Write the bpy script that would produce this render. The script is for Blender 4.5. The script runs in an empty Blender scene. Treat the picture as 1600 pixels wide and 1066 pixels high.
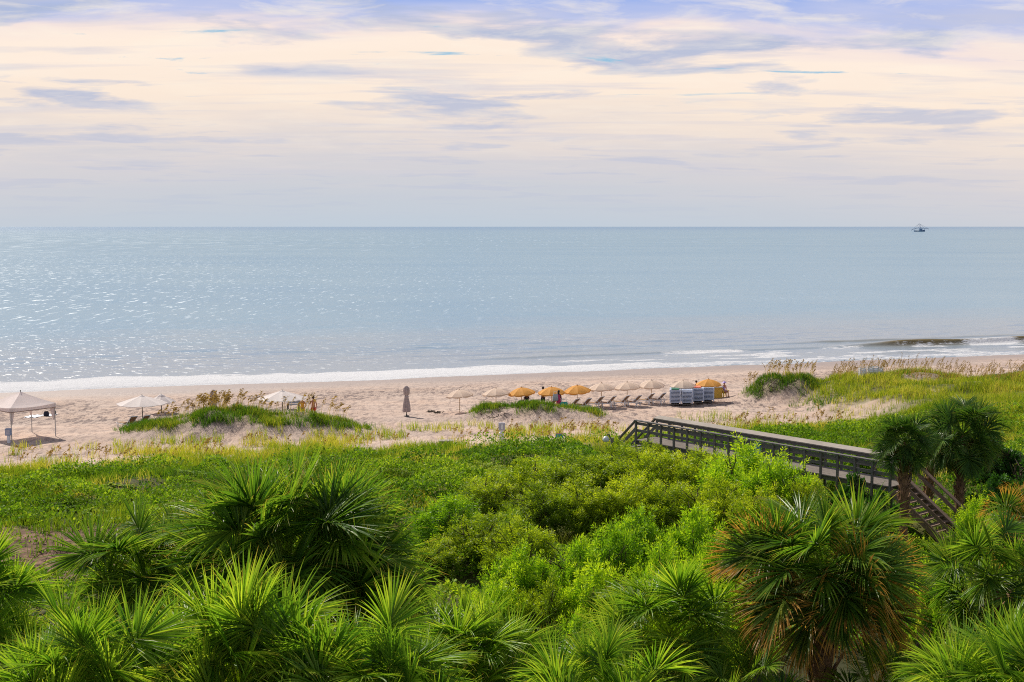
import bpy, bmesh, math, random
import numpy as np
from mathutils import Vector, Matrix

random.seed(7); RNG = np.random.default_rng(7)
S = bpy.context.scene
COL = S.collection
PI = math.pi
rad = math.radians

# ------------------------------------------------------------------ camera model
F = 1900.0                       # focal length in photo pixels (1600 wide)
CZ = 16.5                        # balcony height above the sea
PITCH = math.atan((533 - 354) / F)
cam_d = bpy.data.cameras.new('camera'); cam = bpy.data.objects.new('camera', cam_d); COL.objects.link(cam)
cam_d.sensor_width = 36; cam_d.lens = F / 1600 * 36; cam_d.clip_end = 200000; cam_d.clip_start = 0.1
cam.location = (0, 0, CZ); cam.rotation_euler = (PI / 2 - PITCH, 0, 0)
S.camera = cam
S.view_settings.view_transform = 'Standard'; S.view_settings.look = 'None'
S.view_settings.exposure = 0; S.view_settings.gamma = 1
S.cycles.max_bounces = 6; S.cycles.diffuse_bounces = 3; S.cycles.glossy_bounces = 2
S.cycles.transmission_bounces = 4; S.cycles.transparent_max_bounces = 4
S.cycles.sample_clamp_indirect = 6
S.cycles.use_denoising = False; S.cycles.filter_width = 1.05

def ray(px, py):
    dx = (px - 800) / F; dy = -(py - 533) / F
    c, s = math.cos(PITCH), math.sin(PITCH)
    return np.array([dx, c + dy * s, -s + dy * c])

def at_depth(px, py, Y):
    d = ray(px, py); t = Y / d[1]
    return (d[0] * t, Y, CZ + d[2] * t)

def xat(px, Y, py=600):
    return at_depth(px, py, Y)[0]

# ------------------------------------------------------------------ noise (numpy)
def _hash(ix, iy, seed):
    h = (ix.astype(np.int64) * 374761393 + iy.astype(np.int64) * 668265263 + seed * 974634777) & 0x7fffffff
    h = ((h ^ (h >> 13)) * 1274126177) & 0x7fffffff
    return ((h ^ (h >> 16)) & 0xffff) / 65535.0

def vnoise(x, y, seed=0):
    x = np.asarray(x, float); y = np.asarray(y, float)
    ix = np.floor(x); iy = np.floor(y); fx = x - ix; fy = y - iy
    fx = fx * fx * (3 - 2 * fx); fy = fy * fy * (3 - 2 * fy)
    a = _hash(ix, iy, seed); b = _hash(ix + 1, iy, seed); c = _hash(ix, iy + 1, seed); d = _hash(ix + 1, iy + 1, seed)
    return (a * (1 - fx) + b * fx) * (1 - fy) + (c * (1 - fx) + d * fx) * fy

def fbm(x, y, seed=0, o=4):
    s = 0; a = .5; n = 0
    for k in range(o):
        s = s + a * vnoise(x * 2 ** k, y * 2 ** k, seed + k * 17); n += a; a *= .5
    return s / n

def sstep(a, b, x):
    t = np.clip((np.asarray(x, float) - a) / (b - a), 0, 1); return t * t * (3 - 2 * t)

# ------------------------------------------------------------------ terrain
def inland(x, y):                  # metres inland from the water's edge (negative = out at sea)
    return (136 + 0.31 * np.asarray(x, float) - np.asarray(y, float)) / 1.047

DX = [-400, -60, -20, 0, 8, 15, 30, 45, 52, 62, 75, 90, 110, 140, 400]
DZ = [-9, -5, -1.6, 0, .3, .75, 1.0, 1.25, 1.75, 2.8, 3.85, 4.2, 4.2, 4.6, 6]
HUM = [(-19.6, 89.6, 9.0, 3.6, 1.45), (2.2, 97.0, 5.6, 2.8, 1.05), (24.0, 107.5, 3.9, 2.9, 1.8),
       (-1.2, 96.2, 2.6, 2.4, .25), (17.6, 47.0, 3.6, 3.2, -1.25)]

def right_dune(x, y):
    d = inland(x, y)
    w = (fbm(x * .11, y * .11, 5) - .5) * 9
    return sstep(23, 33, x + w * .7) * sstep(26, 33, d + w * .35)

def height(x, y):
    x = np.asarray(x, float); y = np.asarray(y, float)
    d = inland(x, y)
    z = np.interp(d, DX, DZ)
    beach = sstep(3, 12, d)
    z = z + beach * (fbm(x * .25, y * .25, 3) - .5) * .22 + sstep(48, 60, d) * (fbm(x * .16, y * .16, 9) - .5) * 1.3
    rd = right_dune(x, y)
    z = z + rd * (1 - sstep(55, 70, d)) * (1.25 + (fbm(x * .13, y * .13, 21) - .45) * 2.6)
    for (cx, cy, rx, ry, h) in HUM:
        wx = (fbm(x * .3, y * .3, 31) - .5) * 2.4
        r2 = ((x + wx - cx) / rx) ** 2 + ((y + wx * .6 - cy) / ry) ** 2
        z = z + h * np.exp(-(r2 ** 1.5) * 1.3) * (0.55 + .9 * fbm(x * .45, y * .45, 40))
    return z

def hz(x, y): return float(height(np.array([x]), np.array([y]))[0])

def ground_at(px, py):             # where the ray through a photo pixel meets the ground
    d = ray(px, py)
    ys = np.linspace(20, 175, 3000); t = ys / d[1]
    dz = CZ + d[2] * t - height(d[0] * t, ys)
    k = int(np.argmax(dz < 0)) if (dz < 0).any() else -1
    return float(d[0] * t[k]), float(ys[k]), float(CZ + d[2] * t[k])

# ------------------------------------------------------------------ materials
MATS = {}
def nodes(name):
    m = bpy.data.materials.new(name); m.use_nodes = True; nt = m.node_tree; nt.nodes.clear()
    out = nt.nodes.new('ShaderNodeOutputMaterial'); MATS[name] = m
    return m, nt, out

def nd(nt, typ, **kw):
    n = nt.nodes.new(typ)
    for k, v in kw.items():
        if k.startswith('i_'): n.inputs[k[2:].replace('_', ' ')].default_value = v
        else: setattr(n, k, v)
    return n

def ramp(nt, src, stops, interp='LINEAR'):
    r = nt.nodes.new('ShaderNodeValToRGB'); r.color_ramp.interpolation = interp
    e = r.color_ramp.elements
    while len(e) < len(stops): e.new(.5)
    for el, (p, c) in zip(e, stops):
        el.position = p; el.color = (c[0], c[1], c[2], 1) if len(c) == 3 else c
    nt.links.new(src, r.inputs[0]); return r.outputs[0]

def mth(nt, op, a, b=None, c=None, clamp=False):
    n = nt.nodes.new('ShaderNodeMath'); n.operation = op; n.use_clamp = clamp
    for i, v in enumerate((a, b, c)):
        if v is None: continue
        if isinstance(v, (int, float)): n.inputs[i].default_value = v
        else: nt.links.new(v, n.inputs[i])
    return n.outputs[0]

def mixc(nt, fac, a, b, mode='MIX'):
    n = nt.nodes.new('ShaderNodeMix'); n.data_type = 'RGBA'; n.blend_type = mode
    for s, v in ((n.inputs[0], fac), (n.inputs[6], a), (n.inputs[7], b)):
        if isinstance(v, (int, float)): s.default_value = v
        elif isinstance(v, tuple): s.default_value = (*v, 1)[:4]
        else: nt.links.new(v, s)
    return n.outputs[2]

def noise(nt, scale, detail=4, rough=.55, vec=None, dist=0):
    n = nt.nodes.new('ShaderNodeTexNoise'); n.inputs['Scale'].default_value = scale
    n.inputs['Detail'].default_value = detail; n.inputs['Roughness'].default_value = rough; n.inputs['Distortion'].default_value = dist
    if vec is not None: nt.links.new(vec, n.inputs['Vector'])
    return n.outputs['Fac']

def objcoord(nt, scale=None):
    t = nt.nodes.new('ShaderNodeTexCoord').outputs['Object']
    if scale:
        m = nt.nodes.new('ShaderNodeMapping'); m.inputs['Scale'].default_value = scale; nt.links.new(t, m.inputs[0]); t = m.outputs[0]
    return t

def attr(nt, name):
    a = nt.nodes.new('ShaderNodeAttribute'); a.attribute_name = name; return a.outputs['Fac']

def plain(name, col, rough=.6, var=.15, nscale=3.0, bump=0.0, transl=0.0, spec=.4, metal=0.0):
    """a plain painted / plastic / cloth surface with slight mottling"""
    m, nt, out = nodes(name)
    c = objcoord(nt)
    n = noise(nt, nscale, 5, .6, c)
    dark = tuple(v * (1 - var) for v in col); light = tuple(min(1, v * (1 + var)) for v in col)
    colr = ramp(nt, n, [(.3, dark), (.7, light)])
    p = nd(nt, 'ShaderNodeBsdfPrincipled'); p.inputs['Roughness'].default_value = rough
    p.inputs['Specular IOR Level'].default_value = spec; p.inputs['Metallic'].default_value = metal
    nt.links.new(colr, p.inputs['Base Color'])
    if bump:
        b = nd(nt, 'ShaderNodeBump'); b.inputs['Strength'].default_value = bump; b.inputs['Distance'].default_value = .02
        nt.links.new(noise(nt, nscale * 8, 4, .6, c), b.inputs['Height']); nt.links.new(b.outputs[0], p.inputs['Normal'])
    sh = p.outputs[0]
    if transl:
        t = nd(nt, 'ShaderNodeBsdfTranslucent'); nt.links.new(colr, t.inputs[0])
        mx = nd(nt, 'ShaderNodeMixShader'); mx.inputs[0].default_value = transl
        nt.links.new(sh, mx.inputs[1]); nt.links.new(t.outputs[0], mx.inputs[2]); sh = mx.outputs[0]
    nt.links.new(sh, out.inputs[0]); return m

def leaf_mat(name, stops, transl=.4, rough=.45, spec=.35, tip=None, tip_from=.8, objvar=.25, tboost=1.35):
    """foliage: colour from the leaf's own random value, lighter through the leaf, tips may be burnt"""
    m, nt, out = nodes(name)
    r = attr(nt, 'tone_shade'); o = nd(nt, 'ShaderNodeObjectInfo').outputs['Random']
    v = mth(nt, 'ADD', r, mth(nt, 'MULTIPLY', mth(nt, 'SUBTRACT', o, .5), objvar), clamp=True)
    col = ramp(nt, v, stops)
    if tip:
        a = attr(nt, 'along')
        edge = mth(nt, 'MULTIPLY', mth(nt, 'SUBTRACT', a, mth(nt, 'SUBTRACT', tip_from, mth(nt, 'MULTIPLY', mth(nt, 'SUBTRACT', r, .5), .35))), 6, clamp=True)
        col = mixc(nt, edge, col, tip)
    p = nd(nt, 'ShaderNodeBsdfPrincipled'); p.inputs['Roughness'].default_value = rough; p.inputs['Specular IOR Level'].default_value = spec
    nt.links.new(col, p.inputs['Base Color'])
    t = nd(nt, 'ShaderNodeBsdfTranslucent')
    nt.links.new(mixc(nt, 1.0, col, (tboost, tboost * 1.0, tboost * .55), 'MULTIPLY'), t.inputs[0])
    mx = nd(nt, 'ShaderNodeMixShader'); mx.inputs[0].default_value = transl
    nt.links.new(p.outputs[0], mx.inputs[1]); nt.links.new(t.outputs[0], mx.inputs[2]); nt.links.new(mx.outputs[0], out.inputs[0])
    return m

# foliage
M_PALM = leaf_mat('palm_leaf', [(0, (.028, .092, .012)), (.5, (.115, .232, .019)), (1, (.32, .43, .036))], .50, .40, .32, (.36, .25, .06), .94)
M_PALM_LIGHT = leaf_mat('palm_leaf_light', [(0, (.050, .150, .010)), (.5, (.190, .345, .022)), (1, (.46, .56, .045))], .50, .40, .32, (.40, .29, .06), .96)
M_PALM_BROWN = leaf_mat('palm_leaf_burnt', [(0, (.030, .085, .012)), (.55, (.10, .175, .016)), (1, (.27, .29, .025))], .46, .42, .3, (.54, .285, .06), .60)
M_PALM_DEAD = leaf_mat('palm_leaf_dead', [(0, (.12, .06, .02)), (1, (.30, .17, .06))], .25, .7, .1, objvar=.3)
M_LIME = leaf_mat('lime_leaf', [(0, (.060, .150, .008)), (.5, (.185, .350, .010)), (1, (.52, .64, .022))], .44, .5, .3, objvar=.35, tboost=1.6)
M_OLIVE = leaf_mat('olive_leaf', [(0, (.070, .135, .008)), (.5, (.235, .330, .011)), (1, (.54, .60, .024))], .45, .5, .3, objvar=.35, tboost=1.5)
M_DARKLEAF = leaf_mat('dark_leaf', [(0, (.014, .052, .010)), (.6, (.040, .120, .014)), (1, (.11, .24, .02))], .4, .45, .25)
M_VINE = leaf_mat('vine_leaf', [(0, (.055, .145, .008)), (.5, (.185, .310, .016)), (.9, (.42, .51, .035)), (1, (.58, .56, .06))], .42, .6, .12, tboost=1.5)
M_GRASS = leaf_mat('dune_grass', [(0, (.075, .16, .010)), (.5, (.205, .29, .016)), (.85, (.43, .41, .045)), (1, (.62, .50, .15))], .48, .6, .2, tboost=1.4)
M_GRASS_GREEN = leaf_mat('green_grass', [(0, (.035, .110, .010)), (.5, (.105, .205, .014)), (1, (.36, .35, .04))], .45, .6, .2, tboost=1.4)
M_OATS = leaf_mat('sea_oat', [(0, (.20, .12, .035)), (.6, (.40, .26, .08)), (1, (.55, .42, .17))], .35, .7, .1)
M_TWIG = plain('twig', (.075, .048, .030), .9, .4, 5)
M_BARK = plain('bark', (.10, .070, .045), .9, .4, 5, .4)
M_BOOT = plain('palm_boot', (.23, .13, .065), .85, .55, 4, .5)
M_PETIOLE = plain('petiole', (.10, .17, .03), .5, .3, 4)
# objects
M_WHITE = plain('white_plastic', (.74, .75, .78), .45, .06)
M_STACK = plain('stack_plastic', (.50, .57, .72), .45, .08)
M_SLING = plain('brown_sling', (.46, .30, .17), .75, .2, 6, .2, .4)
M_TAN = plain('tan_canvas', (.78, .62, .50), .8, .07, 2, .1, .35)
M_ORANGE = plain('orange_canvas', (.80, .40, .085), .8, .1, 2, .1, .35)
M_CREAM = plain('cream_canvas', (.84, .78, .76), .8, .05, 2, .1, .35)
M_TAUPE = plain('taupe_canvas', (.50, .41, .40), .85, .15, 3, .2, .2)
M_TENT = plain('tent_canvas', (.80, .71, .69), .8, .06, 1.5, .1, .3)
M_TENT_TRIM = plain('tent_trim', (.46, .33, .27), .8, .1, 2, .1, .2)
M_POLE = plain('dark_pole', (.07, .065, .06), .5, .2)
M_POLE_WOOD = plain('wood_pole', (.50, .35, .20), .6, .2, 4)
M_METAL = plain('grey_metal', (.45, .46, .48), .35, .1, 4, metal=.6)
M_YELLOW = plain('yellow_paint', (.66, .43, .07), .6, .12, 2)
M_YCHAIR = plain('yellow_plastic', (.80, .62, .05), .4, .06)
M_SKIN = plain('skin', (.50, .22, .12), .55, .08)
M_SKIN_DARK = plain('dark_skin', (.14, .07, .045), .55, .08)
M_HAIR = plain('dark_hair', (.02, .014, .012), .6, .3, 20)
M_RED = plain('red_cloth', (.55, .05, .03), .8, .1)
M_GOLD = plain('gold_cloth', (.78, .40, .05), .8, .1)
M_STRAW = plain('straw', (.60, .42, .20), .85, .2, 20)
M_NAVY = plain('navy_cloth', (.015, .016, .035), .8, .2)
M_OLIVE_CLOTH = plain('olive_cloth', (.33, .30, .05), .8, .2)
M_PINK = plain('pink_cloth', (.62, .05, .18), .8, .2, 6)
M_BLUE = plain('blue_cloth', (.02, .12, .26), .8, .15)
M_LILAC = plain('lilac_cloth', (.52, .40, .78), .8, .1)
M_TEAL = plain('teal_cloth', (.03, .40, .38), .8, .15)
M_GREYBAG = plain('grey_cloth', (.42, .43, .47), .8, .15)
M_WHITECLOTH = plain('white_cloth', (.78, .80, .86), .85, .1)
M_CORAL = plain('coral_cloth', (.78, .20, .12), .8, .1)
M_GREENCLOTH = plain('green_cloth', (.02, .13, .08), .8, .15)
M_SIGNBLUE = plain('sign_blue', (.22, .29, .44), .5, .1)
M_SIGNGREY = plain('sign_grey', (.42, .42, .50), .5, .1)
M_SIGNWHITE = plain('sign_white', (.72, .73, .77), .5, .06)
M_SIGNTEAL = plain('sign_teal', (.05, .34, .38), .5, .08)
M_SIGNRED = plain('sign_red', (.50, .22, .20), .5, .08)
M_SIGNGREEN = plain('sign_green', (.03, .22, .16), .5, .08)
M_LAMPGLASS = plain('lamp_glass', (.62, .66, .66), .25, .05)
M_WEED = plain('seaweed', (.06, .045, .03), .9, .4, 8, .4)
M_HULL = plain('boat_hull', (.02, .09, .22), .5, .1, .3)  # distance haze is painted into the blue of hull, cabin and rig
M_CABIN = plain('boat_cabin', (.22, .34, .48), .5, .1, .3)
M_RIG = plain('boat_rig', (.06, .11, .22), .5, .1, .3)

def wood_mat(name, a, b, rough=.85):
    m, nt, out = nodes(name)
    c = objcoord(nt, (1.2, 14, 14)); n = noise(nt, 2.2, 6, .65, c, .4)
    c2 = objcoord(nt); big = noise(nt, .9, 3, .5, c2)
    col = mixc(nt, mth(nt, 'MULTIPLY', big, .6), ramp(nt, n, [(.3, a), (.7, b)]), tuple(v * .45 for v in a))
    p = nd(nt, 'ShaderNodeBsdfPrincipled'); p.inputs['Roughness'].default_value = rough; p.inputs['Specular IOR Level'].default_value = .2
    nt.links.new(col, p.inputs['Base Color'])
    bp = nd(nt, 'ShaderNodeBump'); bp.inputs['Strength'].default_value = .5; bp.inputs['Distance'].default_value = .01
    nt.links.new(n, bp.inputs['Height']); nt.links.new(bp.outputs[0], p.inputs['Normal'])
    nt.links.new(p.outputs[0], out.inputs[0]); return m
M_WOOD = wood_mat('weathered_wood', (.125, .115, .108), (.29, .27, .25))
M_WOOD_CAP = wood_mat('bleached_wood', (.30, .26, .22), (.56, .50, .44))
M_WOOD_DECK = wood_mat('deck_wood', (.17, .145, .125), (.34, .29, .25))
M_WOOD_STAIR = wood_mat('stair_wood', (.22, .14, .10), (.40, .29, .22))

# ------------------------------------------------------------------ mesh building
class Geo:
    """collects shapes; build() links them as ONE mesh object"""
    def __init__(s): s.v = []; s.f = []; s.n = 0
    def add(s, vs, fs):
        s.v.extend([tuple(map(float, p)) for p in vs]); s.f.extend([tuple(i + s.n for i in f) for f in fs]); s.n += len(vs); return s
    def box(s, c, size, rot=None, taper=1.0):
        x, y, z = (k / 2 for k in size)
        vs = [Vector((sx * x * (taper if sz > 0 else 1), sy * y * (taper if sz > 0 else 1), sz * z)) for sz in (-1, 1) for sy in (-1, 1) for sx in (-1, 1)]
        if rot is not None: vs = [rot @ v for v in vs]
        c = Vector(c)
        return s.add([v + c for v in vs], [(0, 2, 3, 1), (4, 5, 7, 6), (0, 1, 5, 4), (2, 6, 7, 3), (0, 4, 6, 2), (1, 3, 7, 5)])
    def beam(s, a, b, w, h, up=(0, 0, 1)):
        a = Vector(a); b = Vector(b); d = b - a; L = d.length; d.normalize()
        u = Vector(up); side = d.cross(u)
        if side.length < 1e-4: side = d.cross(Vector((0, 1, 0)))
        side.normalize(); u = side.cross(d)
        R = Matrix((d, side, u)).transposed()
        return s.box((a + b) / 2, (L, w, h), R)
    def tube(s, pts, r, n=8, cap=True):
        pts = [Vector(p) for p in pts]; rs = r if isinstance(r, (list, tuple)) else [r] * len(pts)
        vs = []; fs = []
        for i, p in enumerate(pts):
            d = (pts[min(i + 1, len(pts) - 1)] - pts[max(i - 1, 0)]).normalized()
            a = d.cross(Vector((0, 0, 1)));
            if a.length < 1e-3: a = Vector((1, 0, 0))
            a.normalize(); b = d.cross(a)
            for k in range(n):
                t = 2 * PI * k / n; vs.append(p + (a * math.cos(t) + b * math.sin(t)) * rs[i])
        for i in range(len(pts) - 1):
            for k in range(n):
                fs.append((i * n + k, i * n + (k + 1) % n, (i + 1) * n + (k + 1) % n, (i + 1) * n + k))
        if cap: fs.append(tuple(range(n - 1, -1, -1))); fs.append(tuple((len(pts) - 1) * n + k for k in range(n)))
        return s.add(vs, fs)
    def lathe(s, prof, n=16, c=(0, 0, 0), sc=(1, 1)):
        vs = []; fs = []; m = len(prof)
        for (r, z) in prof:
            for k in range(n):
                t = 2 * PI * k / n; vs.append((c[0] + r * sc[0] * math.cos(t), c[1] + r * sc[1] * math.sin(t), c[2] + z))
        for i in range(m - 1):
            for k in range(n): fs.append((i * n + k, i * n + (k + 1) % n, (i + 1) * n + (k + 1) % n, (i + 1) * n + k))
        return s.add(vs, fs)
    def mesh(s, name):
        me = bpy.data.meshes.new(name); me.from_pydata(s.v, [], s.f); me.update(); return me
    def build(s, name, mat, parent=None, smooth=False, loc=None, rot=None, bevel=0):
        me = s.mesh(name); me.materials.append(mat)
        if smooth: me.polygons.foreach_set('use_smooth', [True] * len(me.polygons))
        o = bpy.data.objects.new(name, me); COL.objects.link(o)
        if parent is not None: o.parent = parent
        if loc is not None: o.location = loc
        if rot is not None: o.rotation_euler = rot
        if bevel:
            b = o.modifiers.new('bevel', 'BEVEL'); b.width = bevel; b.segments = 2
        return o

def quads_mesh(name, V, mat, tone_shade=None, along=None, k=4):
    """V: (n, k, 3) loose faces with k corners"""
    n = len(V); me = bpy.data.meshes.new(name)
    me.vertices.add(n * k); me.vertices.foreach_set('co', V.reshape(-1).astype(np.float32))
    me.loops.add(n * k); me.loops.foreach_set('vertex_index', np.arange(n * k, dtype=np.int32))
    me.polygons.add(n); me.polygons.foreach_set('loop_start', np.arange(0, n * k, k, dtype=np.int32))
    me.update(calc_edges=True)
    for nm, a in (('tone_shade', tone_shade), ('along', along)):
        if a is None: continue
        at = me.attributes.new(nm, 'FLOAT', 'POINT')
        at.data.foreach_set('value', (np.repeat(a, k) if a.ndim == 1 and len(a) == n else a.reshape(-1)).astype(np.float32))
    me.materials.append(mat); return me

def grid_mesh(name, P, mat, attrs=None, smooth=True):
    """P: (rows, cols, 3) vertex grid"""
    r, c = P.shape[:2]; me = bpy.data.meshes.new(name)
    me.vertices.add(r * c); me.vertices.foreach_set('co', P.reshape(-1).astype(np.float32))
    i = np.arange(r * c).reshape(r, c)
    q = np.stack([i[:-1, :-1], i[:-1, 1:], i[1:, 1:], i[1:, :-1]], -1).reshape(-1, 4)
    me.loops.add(q.size); me.loops.foreach_set('vertex_index', q.reshape(-1).astype(np.int32))
    me.polygons.add(len(q)); me.polygons.foreach_set('loop_start', np.arange(0, q.size, 4, dtype=np.int32))
    me.update(calc_edges=True)
    if smooth: me.polygons.foreach_set('use_smooth', np.ones(len(q), bool))
    for nm, a in (attrs or {}).items():
        at = me.attributes.new(nm, 'FLOAT', 'POINT'); at.data.foreach_set('value', a.reshape(-1).astype(np.float32))
    me.materials.append(mat); return me

def link(name, me, parent=None, loc=None):
    o = bpy.data.objects.new(name, me); COL.objects.link(o)
    if parent is not None: o.parent = parent
    if loc is not None: o.location = loc
    return o

def tag(o, label=None, cat=None, group=None, kind=None):
    if label: o['label'] = label
    if cat: o['category'] = cat
    if group: o['group'] = group
    if kind: o['kind'] = kind
    return o

def thing(name, label, cat, loc=(0, 0, 0), rz=0, group=None):
    o = bpy.data.objects.new(name, None); COL.objects.link(o); o.empty_display_size = .2
    o.location = loc; o.rotation_euler = (0, 0, rz); return tag(o, label, cat, group)

def dup(src, loc, rz=None, label=None, group=None, swap=None):
    def cp(o, parent):
        c = o.copy(); COL.objects.link(c); c.parent = parent
        for ch in o.children: cp(ch, c)
        return c
    r = cp(src, None); r.location = loc
    if rz is not None: r.rotation_euler = (0, 0, rz)
    if label: r['label'] = label
    if group: r['group'] = group
    return r

# ------------------------------------------------------------------ world, sun
SUN_AZ, SUN_EL = rad(-35), rad(43)         # azimuth from straight ahead (negative = left)
w = bpy.data.worlds.new('World'); S.world = w; w.use_nodes = True
nt = w.node_tree; nt.nodes.clear()
wo = nt.nodes.new('ShaderNodeOutputWorld'); bg = nt.nodes.new('ShaderNodeBackground'); nt.links.new(bg.outputs[0], wo.inputs[0])
sky = nt.nodes.new('ShaderNodeTexSky'); sky.sky_type = 'NISHITA'; sky.sun_disc = False
sky.sun_elevation = SUN_EL; sky.sun_rotation = SUN_AZ; sky.air_density = 1.0; sky.dust_density = 1.5
tc = nt.nodes.new('ShaderNodeTexCoord').outputs['Generated']
sep = nt.nodes.new('ShaderNodeSeparateXYZ'); nt.links.new(tc, sep.inputs[0])
X, Y, Z = sep.outputs
h = mth(nt, 'MAXIMUM', Z, 0.0)
den = mth(nt, 'ADD', h, .07)
cmb = nt.nodes.new('ShaderNodeCombineXYZ')
nt.links.new(mth(nt, 'DIVIDE', X, den), cmb.inputs[0]); nt.links.new(mth(nt, 'DIVIDE', Y, den), cmb.inputs[1])
def mapped(sx, sy, ox=0, oy=0):
    m = nt.nodes.new('ShaderNodeMapping'); m.inputs['Scale'].default_value = (sx, sy, 1); m.inputs['Location'].default_value = (ox, oy, 0)
    nt.links.new(cmb.outputs[0], m.inputs[0]); return m.outputs[0]
n_big = noise(nt, 1.0, 5, .55, mapped(.55, .9, 3.1, 1.2), .6)
n_mid = noise(nt, 1.0, 7, .54, mapped(1.05, 1.35, 2.7, 6.3), .35)
n_str = noise(nt, 1.0, 6, .55, mapped(.7, 2.8, 7.7, 2.0), .3)
n_fine = noise(nt, 1.0, 9, .62, mapped(2.5, 3.0, 1.7, 5.2), .4)
n_gap = noise(nt, 1.0, 7, .62, mapped(.75, 2.4, 14.8, 10.75), .9)
hj = mth(nt, 'ADD', h, mth(nt, 'MULTIPLY', mth(nt, 'SUBTRACT', n_big, .5), mth(nt, 'MULTIPLY', h, .75)))
hj = mth(nt, 'ADD', hj, mth(nt, 'ADD', mth(nt, 'MULTIPLY', X, .024), mth(nt, 'MULTIPLY', mth(nt, 'MULTIPLY', X, X), .13)))
hj = mth(nt, 'ADD', hj, mth(nt, 'MULTIPLY', mth(nt, 'SUBTRACT', n_mid, .5), mth(nt, 'MULTIPLY', h, .30)))
base = ramp(nt, mth(nt, 'MULTIPLY', hj, 2.5), [
    (0.0, (.54, .615, .70)), (.05, (.58, .62, .685)), (.13, (.68, .655, .68)), (.20, (.83, .735, .68)), (.26, (.97, .82, .69)),
    (.35, (1.0, .855, .735)), (.40, (.93, .79, .74)), (.435, (.53, .58, .82)), (.49, (.34, .46, .84)), (1.0, (.30, .40, .62))])
amt = mth(nt, 'MULTIPLY', h, 9, clamp=True)
# blue-grey shaded cloud: ragged patches and long streaks
pat = ramp(nt, mth(nt, 'ADD', n_mid, mth(nt, 'MULTIPLY', mth(nt, 'SUBTRACT', n_fine, .5), .30)), [(.53, (0, 0, 0)), (.63, (1, 1, 1))])
c1 = mixc(nt, mth(nt, 'MULTIPLY', pat, mth(nt, 'MULTIPLY', amt, .88)), base, (.43, .50, .69))
stk = ramp(nt, mth(nt, 'ADD', n_str, mth(nt, 'MULTIPLY', mth(nt, 'SUBTRACT', n_fine, .5), .16)), [(.51, (0, 0, 0)), (.64, (1, 1, 1))])
c1 = mixc(nt, mth(nt, 'MULTIPLY', stk, mth(nt, 'MULTIPLY', amt, .55)), c1, (.58, .59, .71))
lite = mth(nt, 'MULTIPLY', ramp(nt, n_fine, [(.48, (0, 0, 0)), (.66, (1, 1, 1))]), mth(nt, 'MULTIPLY', mth(nt, 'SUBTRACT', h, .035), 8, clamp=True))
c2 = mixc(nt, mth(nt, 'MULTIPLY', lite, .6), c1, (1.0, .90, .77))
gap = mth(nt, 'MULTIPLY', ramp(nt, mth(nt, 'ADD', n_gap, mth(nt, 'MULTIPLY', mth(nt, 'SUBTRACT', n_fine, .5), .5)), [(.65, (0, 0, 0)), (.72, (1, 1, 1))]), mth(nt, 'MULTIPLY', mth(nt, 'SUBTRACT', h, .09), 30, clamp=True))
c3 = mixc(nt, mth(nt, 'MULTIPLY', gap, .9), c2, (.24, .52, .74))
# the high sky, out of frame: broken cloud over the physical sky
skyc = mixc(nt, 1.0, sky.outputs[0], (.09, .09, .09), 'MULTIPLY')
hi = mth(nt, 'MULTIPLY', mth(nt, 'SUBTRACT', h, .24), 5, clamp=True)
hiC = mixc(nt, ramp(nt, n_big, [(.42, (0, 0, 0)), (.6, (1, 1, 1))]), skyc, (.46, .46, .48))
c4 = mixc(nt, hi, c3, hiC)
nt.links.new(c4, bg.inputs[0]); bg.inputs[1].default_value = 1.0

sun_d = bpy.data.lights.new('sun', 'SUN'); sun = bpy.data.objects.new('sun', sun_d); COL.objects.link(sun)
sun_d.energy = 5.0; sun_d.angle = rad(.5); sun_d.color = (1, .93, .82)
sd = Vector((math.sin(SUN_AZ) * math.cos(SUN_EL), math.cos(SUN_AZ) * math.cos(SUN_EL), math.sin(SUN_EL)))
sun.rotation_euler = sd.to_track_quat('Z', 'Y').to_euler(); sun.location = (0, 0, 60)

# ------------------------------------------------------------------ ground sheet
def geom(a, step0, g, lim):
    out = [a]; st = step0
    while abs(out[-1]) < lim:
        st *= g; out.append(out[-1] + st)
    return out
def axis(lo, hi, step, lim):
    core = list(np.arange(lo, hi + 1e-6, step))
    up = geom(hi, step, 1.35, lim)[1:]; dn = geom(lo, -step, 1.35, lim)[1:]
    return np.array(sorted(dn) + core + up)

gx = axis(-62, 84, .3, 4000)
gy = np.concatenate([axis(20, 60, .3, 4000)[:-1]]) if False else None
gy = np.array(sorted(geom(24, -.4, 1.35, 3000)[1:]) + list(np.arange(24, 172, .3)) + geom(172, .3, 1.4, 900)[1:])
GX, GY = np.meshgrid(gx, gy)
GD = inland(GX, GY); GZ = height(GX, GY)

def veg_density(x, y):
    """0 bare sand .. 1 closed vegetation"""
    d = inland(x, y)
    n = fbm(x * .22, y * .22, 61); n2 = fbm(x * .7, y * .7, 77)
    edge = 51.5 + 3.0 * np.exp(-((np.asarray(x) - 3) / 9) ** 2) + (n - .5) * 8 + (n2 - .5) * 3
    main = sstep(edge - 3, edge + 3.5, d)
    rd = right_dune(x, y) * sstep(.43, .57, n * .55 + n2 * .45 + .04)
    fill = right_dune(x, y) * sstep(38, 44, d) * (.45 + .55 * sstep(.40, .52, n2))
    return np.maximum(np.maximum(main, rd), fill)

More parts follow.
